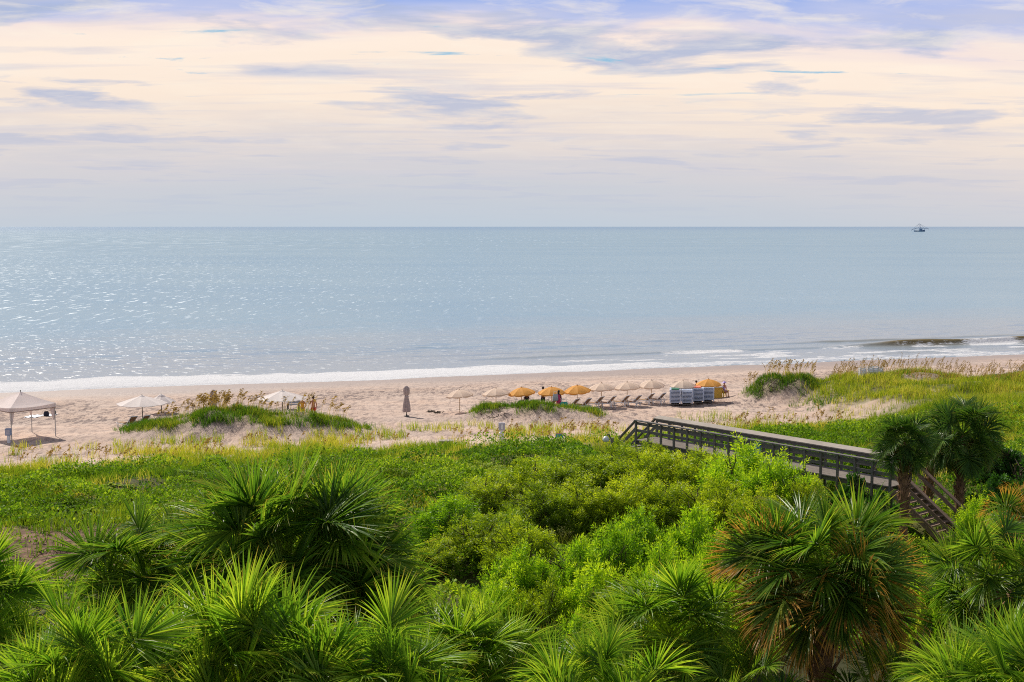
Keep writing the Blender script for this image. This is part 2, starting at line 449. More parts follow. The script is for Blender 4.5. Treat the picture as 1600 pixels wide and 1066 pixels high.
def hum_mask(x, y):
    """grass on the small dunes: crest and seaward side, bare sand on the landward face"""
    m = np.zeros_like(np.asarray(x, float))
    n = fbm(x * .5, y * .5, 91)
    for i, (cx, cy, rx, ry, hh) in enumerate(HUM):
        if hh < .5: continue
        r2 = ((x - cx) / (rx * 1.0)) ** 2 + ((y - cy) / (ry * .95)) ** 2
        front = (y - cy) / ry
        m = np.maximum(m, sstep(1.25, .75, r2 + (n - .5) * 1.0) * sstep(-.80, -.30, front + (n - .5) * 1.3))
    return m

wet = sstep(14, 3, GD + (fbm(GX * .08, GY * .08, 8) - .5) * 8)
m, nt, out = nodes('sand_ground')
c = objcoord(nt)
veg = attr(nt, 'veg'); wt = attr(nt, 'wet'); dk = attr(nt, 'soil'); ft = attr(nt, 'feet')
n1 = noise(nt, .22, 5, .6, c); n2 = noise(nt, 2.6, 6, .65, c); n3 = noise(nt, 9, 4, .7, c)
mp = nt.nodes.new('ShaderNodeMapping'); mp.inputs['Rotation'].default_value = (0, 0, -rad(6)); mp.inputs['Scale'].default_value = (1, .42, 1)
nt.links.new(c, mp.inputs[0])
foot = noise(nt, 1.9, 5, .70, mp.outputs[0], .4)
mpb = nt.nodes.new('ShaderNodeMapping'); mpb.inputs['Rotation'].default_value = (0, 0, -rad(17)); mpb.inputs['Scale'].default_value = (.05, .55, 1); nt.links.new(c, mpb.inputs[0])
band = noise(nt, 1.0, 5, .62, mpb.outputs[0], .5)
sandc = ramp(nt, n1, [(.3, (.50, .345, .265)), (.5, (.55, .40, .32)), (.72, (.58, .455, .385))])
sandc = mixc(nt, mth(nt, 'MULTIPLY', ramp(nt, n2, [(.35, (0, 0, 0)), (.7, (1, 1, 1))]), .45), sandc, (.64, .53, .44))
sandc = mixc(nt, mth(nt, 'MULTIPLY', ramp(nt, band, [(.40, (1, 1, 1)), (.56, (0, 0, 0))]), mth(nt, 'SUBTRACT', .55, mth(nt, 'MULTIPLY', veg, .5))), sandc, (.37, .29, .255))
pit_shade = mth(nt, 'MULTIPLY', ramp(nt, foot, [(.43, (1, 1, 1)), (.495, (0, 0, 0))]), ft)
sandc = mixc(nt, mth(nt, 'MULTIPLY', pit_shade, .9), sandc, (.19, .14, .13))  # shadow inside the footprints, painted into the sand colour
sandc = mixc(nt, mth(nt, 'MULTIPLY', wt, .85), sandc, (.30, .24, .215))
soilc = ramp(nt, n2, [(.35, (.075, .085, .02)), (.6, (.14, .14, .035)), (.8, (.22, .18, .07))])
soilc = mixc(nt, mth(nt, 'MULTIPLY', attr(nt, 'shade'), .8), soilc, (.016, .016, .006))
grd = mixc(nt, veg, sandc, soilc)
grd = mixc(nt, dk, grd, ramp(nt, n2, [(.35, (.055, .03, .02)), (.55, (.19, .11, .07)), (.75, (.36, .24, .16))]))
p = nd(nt, 'ShaderNodeBsdfPrincipled'); p.inputs['Specular IOR Level'].default_value = .25
nt.links.new(grd, p.inputs['Base Color'])
nt.links.new(mth(nt, 'SUBTRACT', .95, mth(nt, 'MULTIPLY', wt, .45)), p.inputs['Roughness'])
b = nd(nt, 'ShaderNodeBump'); b.inputs['Distance'].default_value = .32
nt.links.new(mth(nt, 'ADD', mth(nt, 'MULTIPLY', ft, .85), .12), b.inputs['Strength'])
nt.links.new(mth(nt, 'ADD', foot, mth(nt, 'MULTIPLY', n3, .25)), b.inputs['Height']); nt.links.new(b.outputs[0], p.inputs['Normal'])
nt.links.new(p.outputs[0], out.inputs[0])
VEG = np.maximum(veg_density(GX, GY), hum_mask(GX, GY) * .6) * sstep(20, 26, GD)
BX, BY, _ = ground_at(70, 860)
SOIL = sstep(1, .45, ((GX - BX) / 6.5) ** 2 + ((GY - BY) / 5.0) ** 2 + (fbm(GX * .5, GY * .5, 55) - .5) * .9)
FEET = sstep(6, 16, GD) * sstep(50, 44, GD) * (0.5 + .5 * sstep(.35, .6, fbm(GX * .12, GY * .12, 14)))
FEET = np.maximum(FEET, .45 * sstep(2, 8, GD) * sstep(20, 10, GD))
FEET *= 1 - .6 * sstep(39, 43, GD) * sstep(-6, 4, GX)
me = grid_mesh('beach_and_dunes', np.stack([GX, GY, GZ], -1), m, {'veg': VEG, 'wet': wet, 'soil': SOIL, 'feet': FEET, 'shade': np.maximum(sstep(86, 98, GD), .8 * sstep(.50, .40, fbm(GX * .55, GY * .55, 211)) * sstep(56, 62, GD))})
tag(link('ground', me), kind='structure')

# ------------------------------------------------------------------ sea
a_sh = math.atan(.31)
tdir = np.array([math.cos(a_sh), math.sin(a_sh)]); sdir = np.array([-math.sin(a_sh), math.cos(a_sh)])
ss = np.array(list(np.arange(-4, 34, .22)) + geom(34, .25, 1.085, 70000)[1:])
ts = np.array(sorted(geom(-75, -.4, 1.22, 70000)[1:]) + list(np.arange(-75, 110, .4)) + geom(110, .4, 1.22, 70000)[1:])
TS, SS = np.meshgrid(ts, ss)
SX = TS * tdir[0] + SS * sdir[0]; SY = 136 + TS * tdir[1] + SS * sdir[1]
def bump1(x, c, w): return np.exp(-((x - c) / w) ** 2)
wob = (fbm(TS * .05, TS * 0, 101) - .5) * 9 + (fbm(TS * .3, SS * .1, 103) - .5) * 1.6
near = np.clip(1 - (SS - 60) / 200, 0, 1)
Zs = near * sstep(4, 30, SS) * ((fbm(TS * .09, SS * .32, 110) - .5) * .26 + (fbm(TS * .35, SS * .9, 120) - .5) * .12)
# breaking swell off to the right: steep landward face
amp = sstep(50, 62, TS) * .62 * (.85 + .3 * vnoise(TS * .11, TS * 0, 131)) + sstep(-10, 10, TS) * .14
sc = 15.2 + wob * .35 - sstep(30, 75, TS) * 1.5
u = SS - sc
Zs = Zs + amp * np.where(u < 0, np.exp(-(u / .75) ** 2), np.exp(-(u / 3.2) ** 2))
# second small swell
amp2 = .22 * sstep(-30, 20, TS) * vnoise(TS * .07 + 9, TS * 0, 141)
u2 = SS - (21.5 + wob * .5)
Zs = Zs + amp2 * np.where(u2 < 0, np.exp(-(u2 / .9) ** 2), np.exp(-(u2 / 3.5) ** 2))
# swash line at the water's edge
edge = (fbm(TS * .06, TS * 0, 151) - .5) * 5.0 + (fbm(TS * .4, TS * 0, 153) - .5) * 1.2
Zs = Zs + .05 + .10 * bump1(SS, edge + 3, 3)
Zs = np.where(SS < edge, Zs - (edge - SS) * .12, Zs)
# foam
nf = fbm(TS * .5, SS * .9, 161, 5); nf2 = fbm(TS * .16, SS * .5, 171, 4)
left = sstep(38, -5, TS)
bandw = 1.6 + 5.2 * left + (nf2 - .5) * 6
foam = sstep(bandw + 1.6, bandw - .6, SS - edge) * (.55 + .45 * left) * sstep(-2.6, -.2, SS - edge + (nf - .5) * 2)
foam = np.maximum(foam, .75 * sstep(.55, .72, nf2 + .05 * (SS < 13) + (nf - .5) * .25) * sstep(sc + .2, sc - 1.0, SS) * sstep(2, 12, TS) * .9)
crest = sstep(.45, .75, vnoise(TS * .09 + 3.3, TS * 0, 181)) * sstep(4, 30, TS)
foam = np.maximum(foam, crest * np.exp(-((u + .9) / 1.7) ** 2) * (.5 + .9 * nf))
foam = np.maximum(foam, .30 * sstep(.58, .74, nf2) * sstep(26, 12, SS) * sstep(-70, 0, TS))
face = np.clip(np.exp(-((u + .2) / 1.1) ** 2) * amp * 1.25, 0, .9) + np.clip(np.exp(-((u2 + .2) / 1.0) ** 2) * amp2 * 2.4, 0, .45)
shal = sstep(95, 5, SS + (fbm(TS * .03, SS * .06, 190) - .5) * 50)
m, nt, out = nodes('sea_water')
c = objcoord(nt)
fo = attr(nt, 'foam'); fc = attr(nt, 'face'); sh = attr(nt, 'shallow')
mp = nt.nodes.new('ShaderNodeMapping'); mp.inputs['Rotation'].default_value = (0, 0, -a_sh); mp.inputs['Scale'].default_value = (.42, 1, 1); nt.links.new(c, mp.inputs[0])
v = mp.outputs[0]
wl = noise(nt, .035, 3, .5, v); wa = noise(nt, .22, 4, .6, v, .3); wb = noise(nt, 1.1, 4, .62, v, .3); wc = noise(nt, 4.2, 3, .6, v)
hgt = mth(nt, 'ADD', mth(nt, 'MULTIPLY', wa, 1.0), mth(nt, 'ADD', mth(nt, 'MULTIPLY', wb, .42), mth(nt, 'MULTIPLY', wc, .12)))
streak = noise(nt, .012, 4, .6, v)
body = ramp(nt, streak, [(.25, (.105, .28, .43)), (.5, (.16, .33, .455)), (.75, (.205, .365, .475))])
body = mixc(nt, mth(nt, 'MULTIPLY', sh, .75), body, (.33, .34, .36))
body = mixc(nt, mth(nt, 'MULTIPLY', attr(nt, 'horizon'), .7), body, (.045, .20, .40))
body = mixc(nt, fc, body, (.15, .105, .03))  # brown water, with the shadow side of the wave face painted in
b = nd(nt, 'ShaderNodeBump'); b.inputs['Distance'].default_value = .22; b.inputs['Strength'].default_value = 1.0
nt.links.new(hgt, b.inputs['Height'])
df = nd(nt, 'ShaderNodeBsdfDiffuse'); nt.links.new(body, df.inputs[0]); nt.links.new(b.outputs[0], df.inputs['Normal'])
g1 = nd(nt, 'ShaderNodeBsdfGlossy'); g1.inputs['Roughness'].default_value = .12; g1.inputs[0].default_value = (1, 1, 1, 1)
mpg = nt.nodes.new('ShaderNodeMapping'); mpg.inputs['Scale'].default_value = (2.2, .55, 1); nt.links.new(v, mpg.inputs[0])
gl1 = ramp(nt, noise(nt, 1.0, 3, .75, mpg.outputs[0]), [(.575, (0, 0, 0)), (.635, (1, 1, 1))])
def glint(sx, sy, lo, hi):
    m_ = nt.nodes.new('ShaderNodeMapping'); m_.inputs['Rotation'].default_value = (0, 0, -a_sh * .3); m_.inputs['Scale'].default_value = (1 / sx, 1 / sy, 1); nt.links.new(c, m_.inputs[0])
    return ramp(nt, noise(nt, 1.0, 4, .72, m_.outputs[0]), [(lo, (0, 0, 0)), (hi, (1, 1, 1))])
gl2 = glint(1.3, 9, .575, .635); gl3 = glint(5.0, 110, .57, .64)
f1 = attr(nt, 'far'); f2 = attr(nt, 'farther')
glm = mth(nt, 'MULTIPLY', gl1, mth(nt, 'SUBTRACT', 1.0, f1))
glm = mth(nt, 'ADD', glm, mth(nt, 'MULTIPLY', mth(nt, 'MULTIPLY', gl2, f1), mth(nt, 'SUBTRACT', 1.0, f2)))
glm = mth(nt, 'ADD', glm, mth(nt, 'MULTIPLY', gl3, f2), clamp=True)
g2 = nd(nt, 'ShaderNodeBsdfGlossy'); nt.links.new(mth(nt, 'ADD', .11, mth(nt, 'MULTIPLY', glm, .29)), g2.inputs['Roughness']); nt.links.new(b.outputs[0], g2.inputs['Normal'])
gm_ = nd(nt, 'ShaderNodeMixShader'); gm_.inputs[0].default_value = .75; nt.links.new(g1.outputs[0], gm_.inputs[1]); nt.links.new(g2.outputs[0], gm_.inputs[2])
frn = nd(nt, 'ShaderNodeFresnel'); frn.inputs['IOR'].default_value = 1.33
ff = mth(nt, 'MINIMUM', frn.outputs[0], .54)
ff = mth(nt, 'MULTIPLY', ff, mth(nt, 'SUBTRACT', 1.0, mth(nt, 'MULTIPLY', fc, .75)))
p = nd(nt, 'ShaderNodeMixShader'); nt.links.new(ff, p.inputs[0]); nt.links.new(df.outputs[0], p.inputs[1]); nt.links.new(gm_.outputs[0], p.inputs[2])
fm = nd(nt, 'ShaderNodeBsdfDiffuse'); fm.inputs[0].default_value = (.66, .66, .68, 1)
fb = nd(nt, 'ShaderNodeBump'); fb.inputs['Distance'].default_value = .25; fb.inputs['Strength'].default_value = .9
fnz = noise(nt, 2.8, 6, .7, v); nt.links.new(fnz, fb.inputs['Height']); nt.links.new(fb.outputs[0], fm.inputs['Normal'])
fk = mth(nt, 'MULTIPLY', mth(nt, 'SUBTRACT', mth(nt, 'ADD', fo, mth(nt, 'MULTIPLY', mth(nt, 'SUBTRACT', fnz, .5), 2.0)), .40), 3.0, clamp=True)
fk = mth(nt, 'MULTIPLY', fk, mth(nt, 'MULTIPLY', fo, 6, clamp=True))
mx = nd(nt, 'ShaderNodeMixShader'); nt.links.new(fk, mx.inputs[0]); nt.links.new(p.outputs[0], mx.inputs[1]); nt.links.new(fm.outputs[0], mx.inputs[2])
nt.links.new(mx.outputs[0], out.inputs[0])
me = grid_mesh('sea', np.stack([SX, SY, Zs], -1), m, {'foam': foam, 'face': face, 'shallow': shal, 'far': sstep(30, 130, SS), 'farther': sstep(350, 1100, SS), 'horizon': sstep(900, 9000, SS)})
tag(link('sea', me), kind='structure')

# ------------------------------------------------------------------ loose leaves and blades
def unit(v): return v / np.maximum(np.linalg.norm(v, axis=-1, keepdims=True), 1e-9)

def blades(P, H, W, lean, rng):
    """grass: two-piece bent blades at P (n,3), as quads (n*2,4,3)"""
    n = len(P); az = rng.uniform(0, 2 * PI, n); la = rng.uniform(0, 2 * PI, n)
    side = np.stack([np.cos(az), np.sin(az), 0 * az], -1) * (W[:, None] / 2)
    ln = np.stack([np.cos(la), np.sin(la), 0 * la], -1) * (lean * H)[:, None]
    up = np.zeros((n, 3)); up[:, 2] = H
    m = P + up * .55 + ln * .3; t = P + up * .93 + ln
    q1 = np.stack([P - side, P + side, m + side * .8, m - side * .8], 1)
    q2 = np.stack([m - side * .8, m + side * .8, t + side * .12, t - side * .12], 1)
    return np.concatenate([q1, q2], 0)

def leaves(P, D, Nn, L, W):
    """diamond leaves: base P, direction D, normal Nn"""
    s = unit(np.cross(D, Nn)) * (W / 2)[:, None]; d = D * L[:, None]
    return np.stack([P, P + d * .45 + s, P + d, P + d * .45 - s], 1)

def scatter(n, x0, x1, y0, y1, dens, rng):
    x = rng.uniform(x0, x1, n); y = rng.uniform(y0, y1, n)
    inside = np.abs(x) < y * .44 + 3
    k = inside & (rng.uniform(0, 1, n) < dens(x, y)); return x[k], y[k]

def tufted(x, y, rng, per, spread):
    x = np.repeat(x, per) + rng.normal(0, spread, len(x) * per); y = np.repeat(y, per) + rng.normal(0, spread, len(y) * per); return x, y

rng = np.random.default_rng(11)
def vine_density(x, y):
    d = inland(x, y)
    n = fbm(x * .3, y * .3, 201)
    v = veg_density(x, y) * sstep(56, 62, d + (n - .5) * 14)
    soil = sstep(1.05, .5, ((x - BX) / 6.5) ** 2 + ((y - BY) / 5.0) ** 2 + (fbm(x * .5, y * .5, 55) - .5) * .9)
    right = sstep(20, 26, x) * (1 - sstep(58, 68, d) * .6)
    return v * (1 - .93 * soil) * (1 - .6 * right)

# leafy ground cover
x, y = scatter(640000, -34, 42, 34, 84, lambda x, y: vine_density(x, y) * (.12 + .88 * sstep(.37, .50, fbm(x * .55, y * .55, 211))), rng)
n = len(x); mound = fbm(x * .55, y * .55, 211); fineM = fbm(x * 1.8, y * 1.8, 215)
zt = height(x, y) + .06 + np.clip((mound - .36) * 2.4, 0, 1.0) * (.35 + .65 * rng.uniform(0, 1, n) ** .5) + fineM * .18
az = rng.uniform(0, 2 * PI, n); el = rng.uniform(.1, 1.2, n)
D = np.stack([np.cos(az) * np.cos(el), np.sin(az) * np.cos(el), np.sin(el)], -1)
NN = unit(np.stack([rng.normal(0, .6, n), rng.normal(0, .6, n), np.ones(n)], -1))
L = rng.uniform(.09, .19, n); V = leaves(np.stack([x, y, zt], -1), D, NN, L, L * rng.uniform(.5, .8, n))
rv = np.clip(-.08 + 1.05 * mound * rng.uniform(.4, 1.3, n) + (fbm(x * .16, y * .16, 221) - .5) * .8 + (fineM - .5) * .35, 0, 1)  # leaves in the hollows get darker tones, their shade painted in
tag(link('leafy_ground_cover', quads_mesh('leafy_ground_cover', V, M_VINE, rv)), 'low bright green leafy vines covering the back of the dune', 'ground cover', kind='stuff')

# dune grass belt and the big dune on the right
def grass_density(x, y):
    d = inland(x, y); n = fbm(x * .45, y * .45, 231)
    soil = sstep(1.05, .5, ((x - BX) / 6.5) ** 2 + ((y - BY) / 5.0) ** 2 + (fbm(x * .5, y * .5, 55) - .5) * .9)
    g = veg_density(x, y) * (1 - .9 * soil) * (1 - .66 * sstep(56, 63, d + (n - .5) * 10) * sstep(34, 22, x)) * (.25 + .75 * sstep(.38, .55, n))
    sparse = (.12 + .35 * sstep(14, -6, x)) * sstep(38, 46, d) * sstep(.47, .60, n)
    return np.maximum(g, sparse)
x, y = scatter(120000, -40, 62, 46, 128, grass_density, rng)
x, y = tufted(x, y, rng, 8, .16); n = len(x)
nn = fbm(x * .45, y * .45, 231)
H = rng.uniform(.30, .70, n) * (.75 + .7 * nn); W = rng.uniform(.022, .04, n)
V = blades(np.stack([x, y, height(x, y) - .02], -1), H, W, rng.uniform(.1, .55, n), rng)
rv = np.clip(rng.uniform(0, 1, n) * .55 + .35 * (1 - sstep(50, 60, inland(x, y))) + (fbm(x * .25, y * .25, 241) - .5) * .9 + .12 + .5 * sstep(.54, .66, fbm(x * .2, y * .2, 271)) * sstep(52, 58, inland(x, y)), 0, 1)
tag(link('dune_grass', quads_mesh('dune_grass', V, M_GRASS, np.concatenate([rv, rv]))), 'yellow green dune grass along the edge of the sand', 'grass', kind='stuff')

# green grass on the small dunes and along the big dune's crest
def mound_density(x, y):
    crest = right_dune(x, y) * sstep(46, 36, inland(x, y)) * sstep(.42, .58, fbm(x * .3, y * .3, 251))
    return np.maximum(hum_mask(x, y) * (.18 + .82 * sstep(.36, .56, fbm(x * .7, y * .7, 257))), crest)
x, y = scatter(110000, -34, 62, 84, 124, mound_density, rng)
x, y = tufted(x, y, rng, 9, .14); n = len(x)
H = rng.uniform(.22, .58, n) * (.55 + .9 * fbm(x * .8, y * .8, 259)); W = rng.uniform(.022, .038, n)
V = blades(np.stack([x, y, height(x, y) - .02], -1), H, W, rng.uniform(.1, .6, n), rng)
rv = np.clip(rng.uniform(0, 1, n) * .6 + (fbm(x * .4, y * .4, 261) - .5) * 1.0 + .15, 0, 1)
tag(link('mound_grass', quads_mesh('mound_grass', V, M_GRASS_GREEN, np.concatenate([rv, rv]))), 'green grass growing on the small sand mounds', 'grass', kind='stuff')

# sea oats: tall stalks with nodding golden heads
def oats(x, y, hmin, hmax, rng, heads=1.0):
    n = len(x); P = np.stack([x, y, height(x, y)], -1)
    H = rng.uniform(hmin, hmax, n); la = rng.normal(.4, .8, n)
    lean = np.stack([np.cos(la), np.sin(la), 0 * la], -1)
    pts = []
    for k in range(5):
        t = k / 4; pts.append(P + np.array([0, 0, 1]) * (H * (t - .12 * t ** 3))[:, None] + lean * (H * .28 * t ** 2.3)[:, None])
    Q = []; R = []
    az = rng.uniform(-.6, .6, n); side = np.stack([np.cos(az), np.sin(az), 0 * az], -1) * .011
    for k in range(4):
        Q.append(np.stack([pts[k] - side, pts[k] + side, pts[k + 1] + side, pts[k + 1] - side], 1)); R.append(np.full(n, .75))
    for k in range(13):
        t = .70 + .30 * k / 12
        b = P + np.array([0, 0, 1]) * (H * (t - .12 * t ** 3))[:, None] + lean * (H * .28 * t ** 2.3)[:, None]
        a2 = rng.uniform(0, 2 * PI, n); D = unit(lean * .5 + np.stack([np.cos(a2), np.sin(a2), rng.uniform(-.6, .3, n)], -1) * .7)
        Ln = rng.uniform(.09, .20, n) * heads
        Q.append(leaves(b, D, unit(rng.normal(0, 1, (n, 3))), Ln, Ln * .42)); R.append(rng.uniform(0, .7, n))
    return np.concatenate(Q, 0), np.concatenate(R, 0)
def oat_patch(px0, px1, y0, y1, n, rng, cl=.0):
    yy = rng.uniform(y0, y1, n); px = rng.uniform(px0, px1, n)
    xx = (px - 800) / F * yy * 1.0
    return xx, yy
def oat_obj(patches, hmin, hmax, label, heads=1.0):
    Qs = []; Rs = []
    for pch in patches:
        x, y = oat_patch(*pch, rng)
        Q, R = oats(x, y, hmin, hmax, rng, heads); Qs.append(Q); Rs.append(R)
    tag(link('sea_oats', quads_mesh('sea_oats', np.concatenate(Qs), M_OATS, np.concatenate(Rs))), label, 'sea oats', kind='stuff')
oat_obj([(235, 420, 89.5, 92.5, 80), (300, 350, 90, 91.5, 40), (420, 540, 89.5, 92, 24)], 1.1, 1.9, 'golden sea oats on the left grassy mound under white parasols', 1.25)
oat_obj([(1165, 1275, 107, 109.5, 75)], 1.0, 1.9, 'golden sea oats crowning the mound right of the yellow booth')
oat_obj([(1300, 1620, 106, 117, 420)], 1.1, 2.2, 'tall sea oats along the crest of the big right dune', .8)
oat_obj([(780, 960, 80, 88, 60), (690, 780, 80, 84, 14), (1150, 1330, 84, 92, 55), (940, 1150, 82, 88, 26)], .9, 1.5, 'scattered sea oats standing in sand before the boardwalk')
oat_obj([(0, 340, 72, 80, 70), (340, 640, 78, 84, 26)], .9, 1.4, 'thin sea oats at the left edge of the dune grass')

# bare roots on the wind-cut mound faces
def roots(px0, px1, y0, y1, n, name, label):
    g = Geo()
    for _ in range(n):
        yy = rng.uniform(y0, y1); xx = (rng.uniform(px0, px1) - 800) / F * yy; z = hz(xx, yy)
        p = Vector((xx, yy, z + rng.uniform(.0, .12))); d = Vector((rng.normal(0, .5), rng.normal(-.35, .3), rng.uniform(-.5, .25)))
        pts = [p]
        for k in range(4):
            d = (d + Vector((rng.normal(0, .4), rng.normal(0, .3), -.12))).normalized(); q = pts[-1] + d * rng.uniform(.1, .22)
            q.z = max(q.z, hz(q.x, q.y) - .01); pts.append(q)
        g.tube(pts, [.022, .018, .014, .01, .006], 4)
    tag(g.build(name, M_TWIG), label, 'roots', kind='stuff')
roots(750, 790, 94.6, 97.2, 60, 'bare_roots', 'dark bare roots on the left end of the middle mound')
roots(1185, 1255, 105.4, 107.2, 110, 'bare_roots', 'dark bare roots hanging on the sandy face of the right mound')
# twigs on the bare patch
g = Geo()
for _ in range(170):
    xx = BX + rng.normal(0, 2.3); yy = BY + rng.normal(-1.2, 1.8); z = hz(xx, yy) + rng.uniform(.01, .1); a = rng.uniform(0, PI); L = rng.uniform(.2, .7)
    d = Vector((math.cos(a), math.sin(a), rng.normal(0, .25))) * L; mid = Vector((rng.normal(0, .06), rng.normal(0, .06), rng.uniform(0, .08)))
    g.tube([(xx, yy, z), Vector((xx, yy, z)) + d * .5 + mid, Vector((xx, yy, z)) + d], [.014, .011, .005], 4)
tag(g.build('dry_twigs', M_TWIG), 'dry twigs and litter on the bare brown patch', 'twigs', kind='stuff')

# ------------------------------------------------------------------ palms
def frond_mesh(name, pitch, seed, mat, dead=False, roll=0.0):
    """fan leaf of a cabbage palm: petiole leaving the heart at `pitch`, arched costa, pleated segments bending at the tips"""
    r = np.random.default_rng(seed)
    Lp = r.uniform(.72, 1.12) * (1.0 if not dead else .9)
    el = pitch; p = np.zeros(3); path = [p.copy()]; els = [el]
    nst = 6; sag = rad(16) * (math.cos(pitch) * .8 + .25) * (1.5 if dead else 1)
    for k in range(nst):
        el -= sag / nst * 1.6; p = p + np.array([math.cos(el), 0, math.sin(el)]) * Lp / nst; path.append(p.copy()); els.append(el)
    Fd = np.array([math.cos(el), 0, math.sin(el)]); Lt = np.array([0, 1., 0]); Nn = np.cross(Fd, Lt); Nn = Nn if Nn[2] >= -1 else -Nn
    Nn = np.array([-math.sin(el), 0, math.cos(el)])
    Lt0 = Lt; Lt = Lt * math.cos(roll) + Nn * math.sin(roll)
    nseg = 80; Q = []; R = []; A = []
    costa = []; ce = el; cp = p.copy(); nc = 8; Lc = r.uniform(.34, .46)
    for k in range(nc + 1):
        costa.append((cp.copy(), ce)); ce -= rad(50) / nc * (1 if pitch < rad(75) else .4); cp = cp + np.array([math.cos(ce), 0, math.sin(ce)]) * Lc / nc
    for i in range(nseg):
        q = (i + .5) / nseg * 2 - 1; a = q * rad(146)
        t = (1 - abs(q)) ** .9; ki = min(nc, int(t * nc)); o, oe = costa[ki]
        fd = np.array([math.cos(oe), 0, math.sin(oe)]); nn = np.array([-math.sin(oe), 0, math.cos(oe)]); nn = nn * math.cos(roll) - Lt0 * math.sin(roll)
        spread = a * (1 - .18 * t)
        d = fd * math.cos(spread) + Lt * math.sin(spread) + nn * (.34 * abs(math.sin(a)) + .05)
        d = d / np.linalg.norm(d) + r.normal(0, .025, 3)
        L = (.92 - .20 * q * q) * r.uniform(.88, 1.08) * (.92 if dead else 1)
        g = r.uniform(.14, .60) * (1.0 if not dead else 3.4)
        if r.random() < .30: g *= 3.0
        rv = float(np.clip(.44 + r.normal(0, .22), 0, 1)); ns = 8; pos = o.copy(); prev = None
        wmax = r.uniform(.019, .0245)
        tw = r.normal(0, .22)
        for s in range(ns + 1):
            u = s / ns
            wd = wmax * (.55 + .9 * u if u < .38 else max(.06, .89 * (1 - ((u - .38) / .62) ** 1.35)))
            dn = d / np.linalg.norm(d)
            sd_ = np.cross(dn, nn); sd_ /= max(np.linalg.norm(sd_), 1e-6); up_ = np.cross(sd_, dn)
            ang = tw * u; s2 = sd_ * math.cos(ang) + up_ * math.sin(ang); u2 = up_ * math.cos(ang) - sd_ * math.sin(ang)
            row = np.array([pos - s2 * wd + u2 * wd * .55, pos, pos + s2 * wd + u2 * wd * .55])
            if prev is not None:
                pr, pu = prev
                for (x0, x1) in ((0, 1), (1, 2)):
                    Q.append([pr[x0], pr[x1], row[x1], row[x0]]); R.append([rv + (.10 if x0 else -.04) + .30 * (pu - .3)] * 2 + [rv + (.10 if x0 else -.04) + .30 * (u - .3)] * 2); A.append([pu, pu, u, u])  # tone paler toward the tip and on one half of each pleat
            prev = (row, u)
            pos = pos + dn * L / ns
            d = dn + np.array([0, 0, -1]) * g * (.02 + .42 * u * u) * (1 - .35 * abs(dn[2]))
    Lt = Lt0
    # petiole as flat strips joined into the same leaf
    for k in range(nst):
        w0 = .024 - .010 * k / nst; w1 = .024 - .010 * (k + 1) / nst
        n0 = np.array([-math.sin(els[k]), 0, math.cos(els[k])]); n1 = np.array([-math.sin(els[k + 1]), 0, math.cos(els[k + 1])])
        a0, a1 = path[k], path[k + 1]
        for sg in (-1, 1):
            Q.append([a0, a0 + Lt * w0 * sg + n0 * w0, a1 + Lt * w1 * sg + n1 * w1, a1]); R.append([.95] * 4); A.append([0] * 4)
            Q.append([a0 - n0 * w0, a0 + Lt * w0 * sg + n0 * w0, a1 + Lt * w1 * sg + n1 * w1, a1 - n1 * w1]); R.append([.9] * 4); A.append([0] * 4)
    return quads_mesh(name, np.array(Q), mat, np.array(R), np.array(A))

PITCHES = [86, 70, 54, 38, 20, 2, -18, -38]
FR = {}
def fronds_for(mat, key):
    if key not in FR:
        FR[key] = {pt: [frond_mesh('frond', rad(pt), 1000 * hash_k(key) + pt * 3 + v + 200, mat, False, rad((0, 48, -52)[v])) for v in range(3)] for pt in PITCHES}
    return FR[key]
def hash_k(k): return {'green': 1, 'light': 2, 'burnt': 3, 'deep': 4}[k]
DEADF = [frond_mesh('dead_frond', rad(pt), 77 + pt, M_PALM_DEAD, True) for pt in (-25, -50, -68)]
M_PALM_DEEP = leaf_mat('palm_leaf_deep', [(0, (.018, .065, .012)), (.5, (.060, .145, .018)), (1, (.18, .28, .03))], .38, .42, .3, (.30, .2, .06), .94)
PM = {'deep': M_PALM_DEEP, 'green': M_PALM, 'light': M_PALM_LIGHT, 'burnt': M_PALM_BROWN}

def trunk_geo(hgt, r0, r1, lean, seed, boots=True):
    r = np.random.default_rng(seed); g = Geo()
    n = 14
    pts = [Vector((lean[0] * (k / n) ** 1.6, lean[1] * (k / n) ** 1.6, hgt * k / n)) for k in range(n + 1)]
    g.tube(pts, [r0 * 1.25 if k == 0 else (r0 + (r1 - r0) * k / n + r.normal(0, .008)) * (.35 if k == n else .75 if k == n - 1 and hgt < 9 else 1) for k in range(n + 1)], 12)
    if boots:
        top = hgt - .38; lo = max(0, hgt - 3.0); nb = int((top - lo) / .034)
        for k in range(nb):
            t = lo + (top - lo) * k / nb; f = t / hgt
            c = Vector((lean[0] * f ** 1.6, lean[1] * f ** 1.6, t)); rr = r0 + (r1 - r0) * f
            a = k * 2.39996 + r.normal(0, .1); o = Vector((math.cos(a), math.sin(a), 0)); sd_ = Vector((-math.sin(a), math.cos(a), 0))
            L = r.uniform(.18, .34); out_ = r.uniform(.28, .55)
            b0 = c + o * (rr * .85); tip = b0 + o * (L * out_) + Vector((0, 0, L)); wv = r.uniform(.055, .085)
            th = o * .035
            g.add([b0 - sd_ * wv, b0 + sd_ * wv, tip + sd_ * wv * .45, tip - sd_ * wv * .45, b0 - sd_ * wv * .6 + th, b0 + sd_ * wv * .6 + th, tip + sd_ * wv * .2 + th, tip - sd_ * wv * .2 + th],
                  [(0, 1, 2, 3), (4, 7, 6, 5), (0, 4, 5, 1), (3, 2, 6, 7), (0, 3, 7, 4), (1, 5, 6, 2)])
    return g

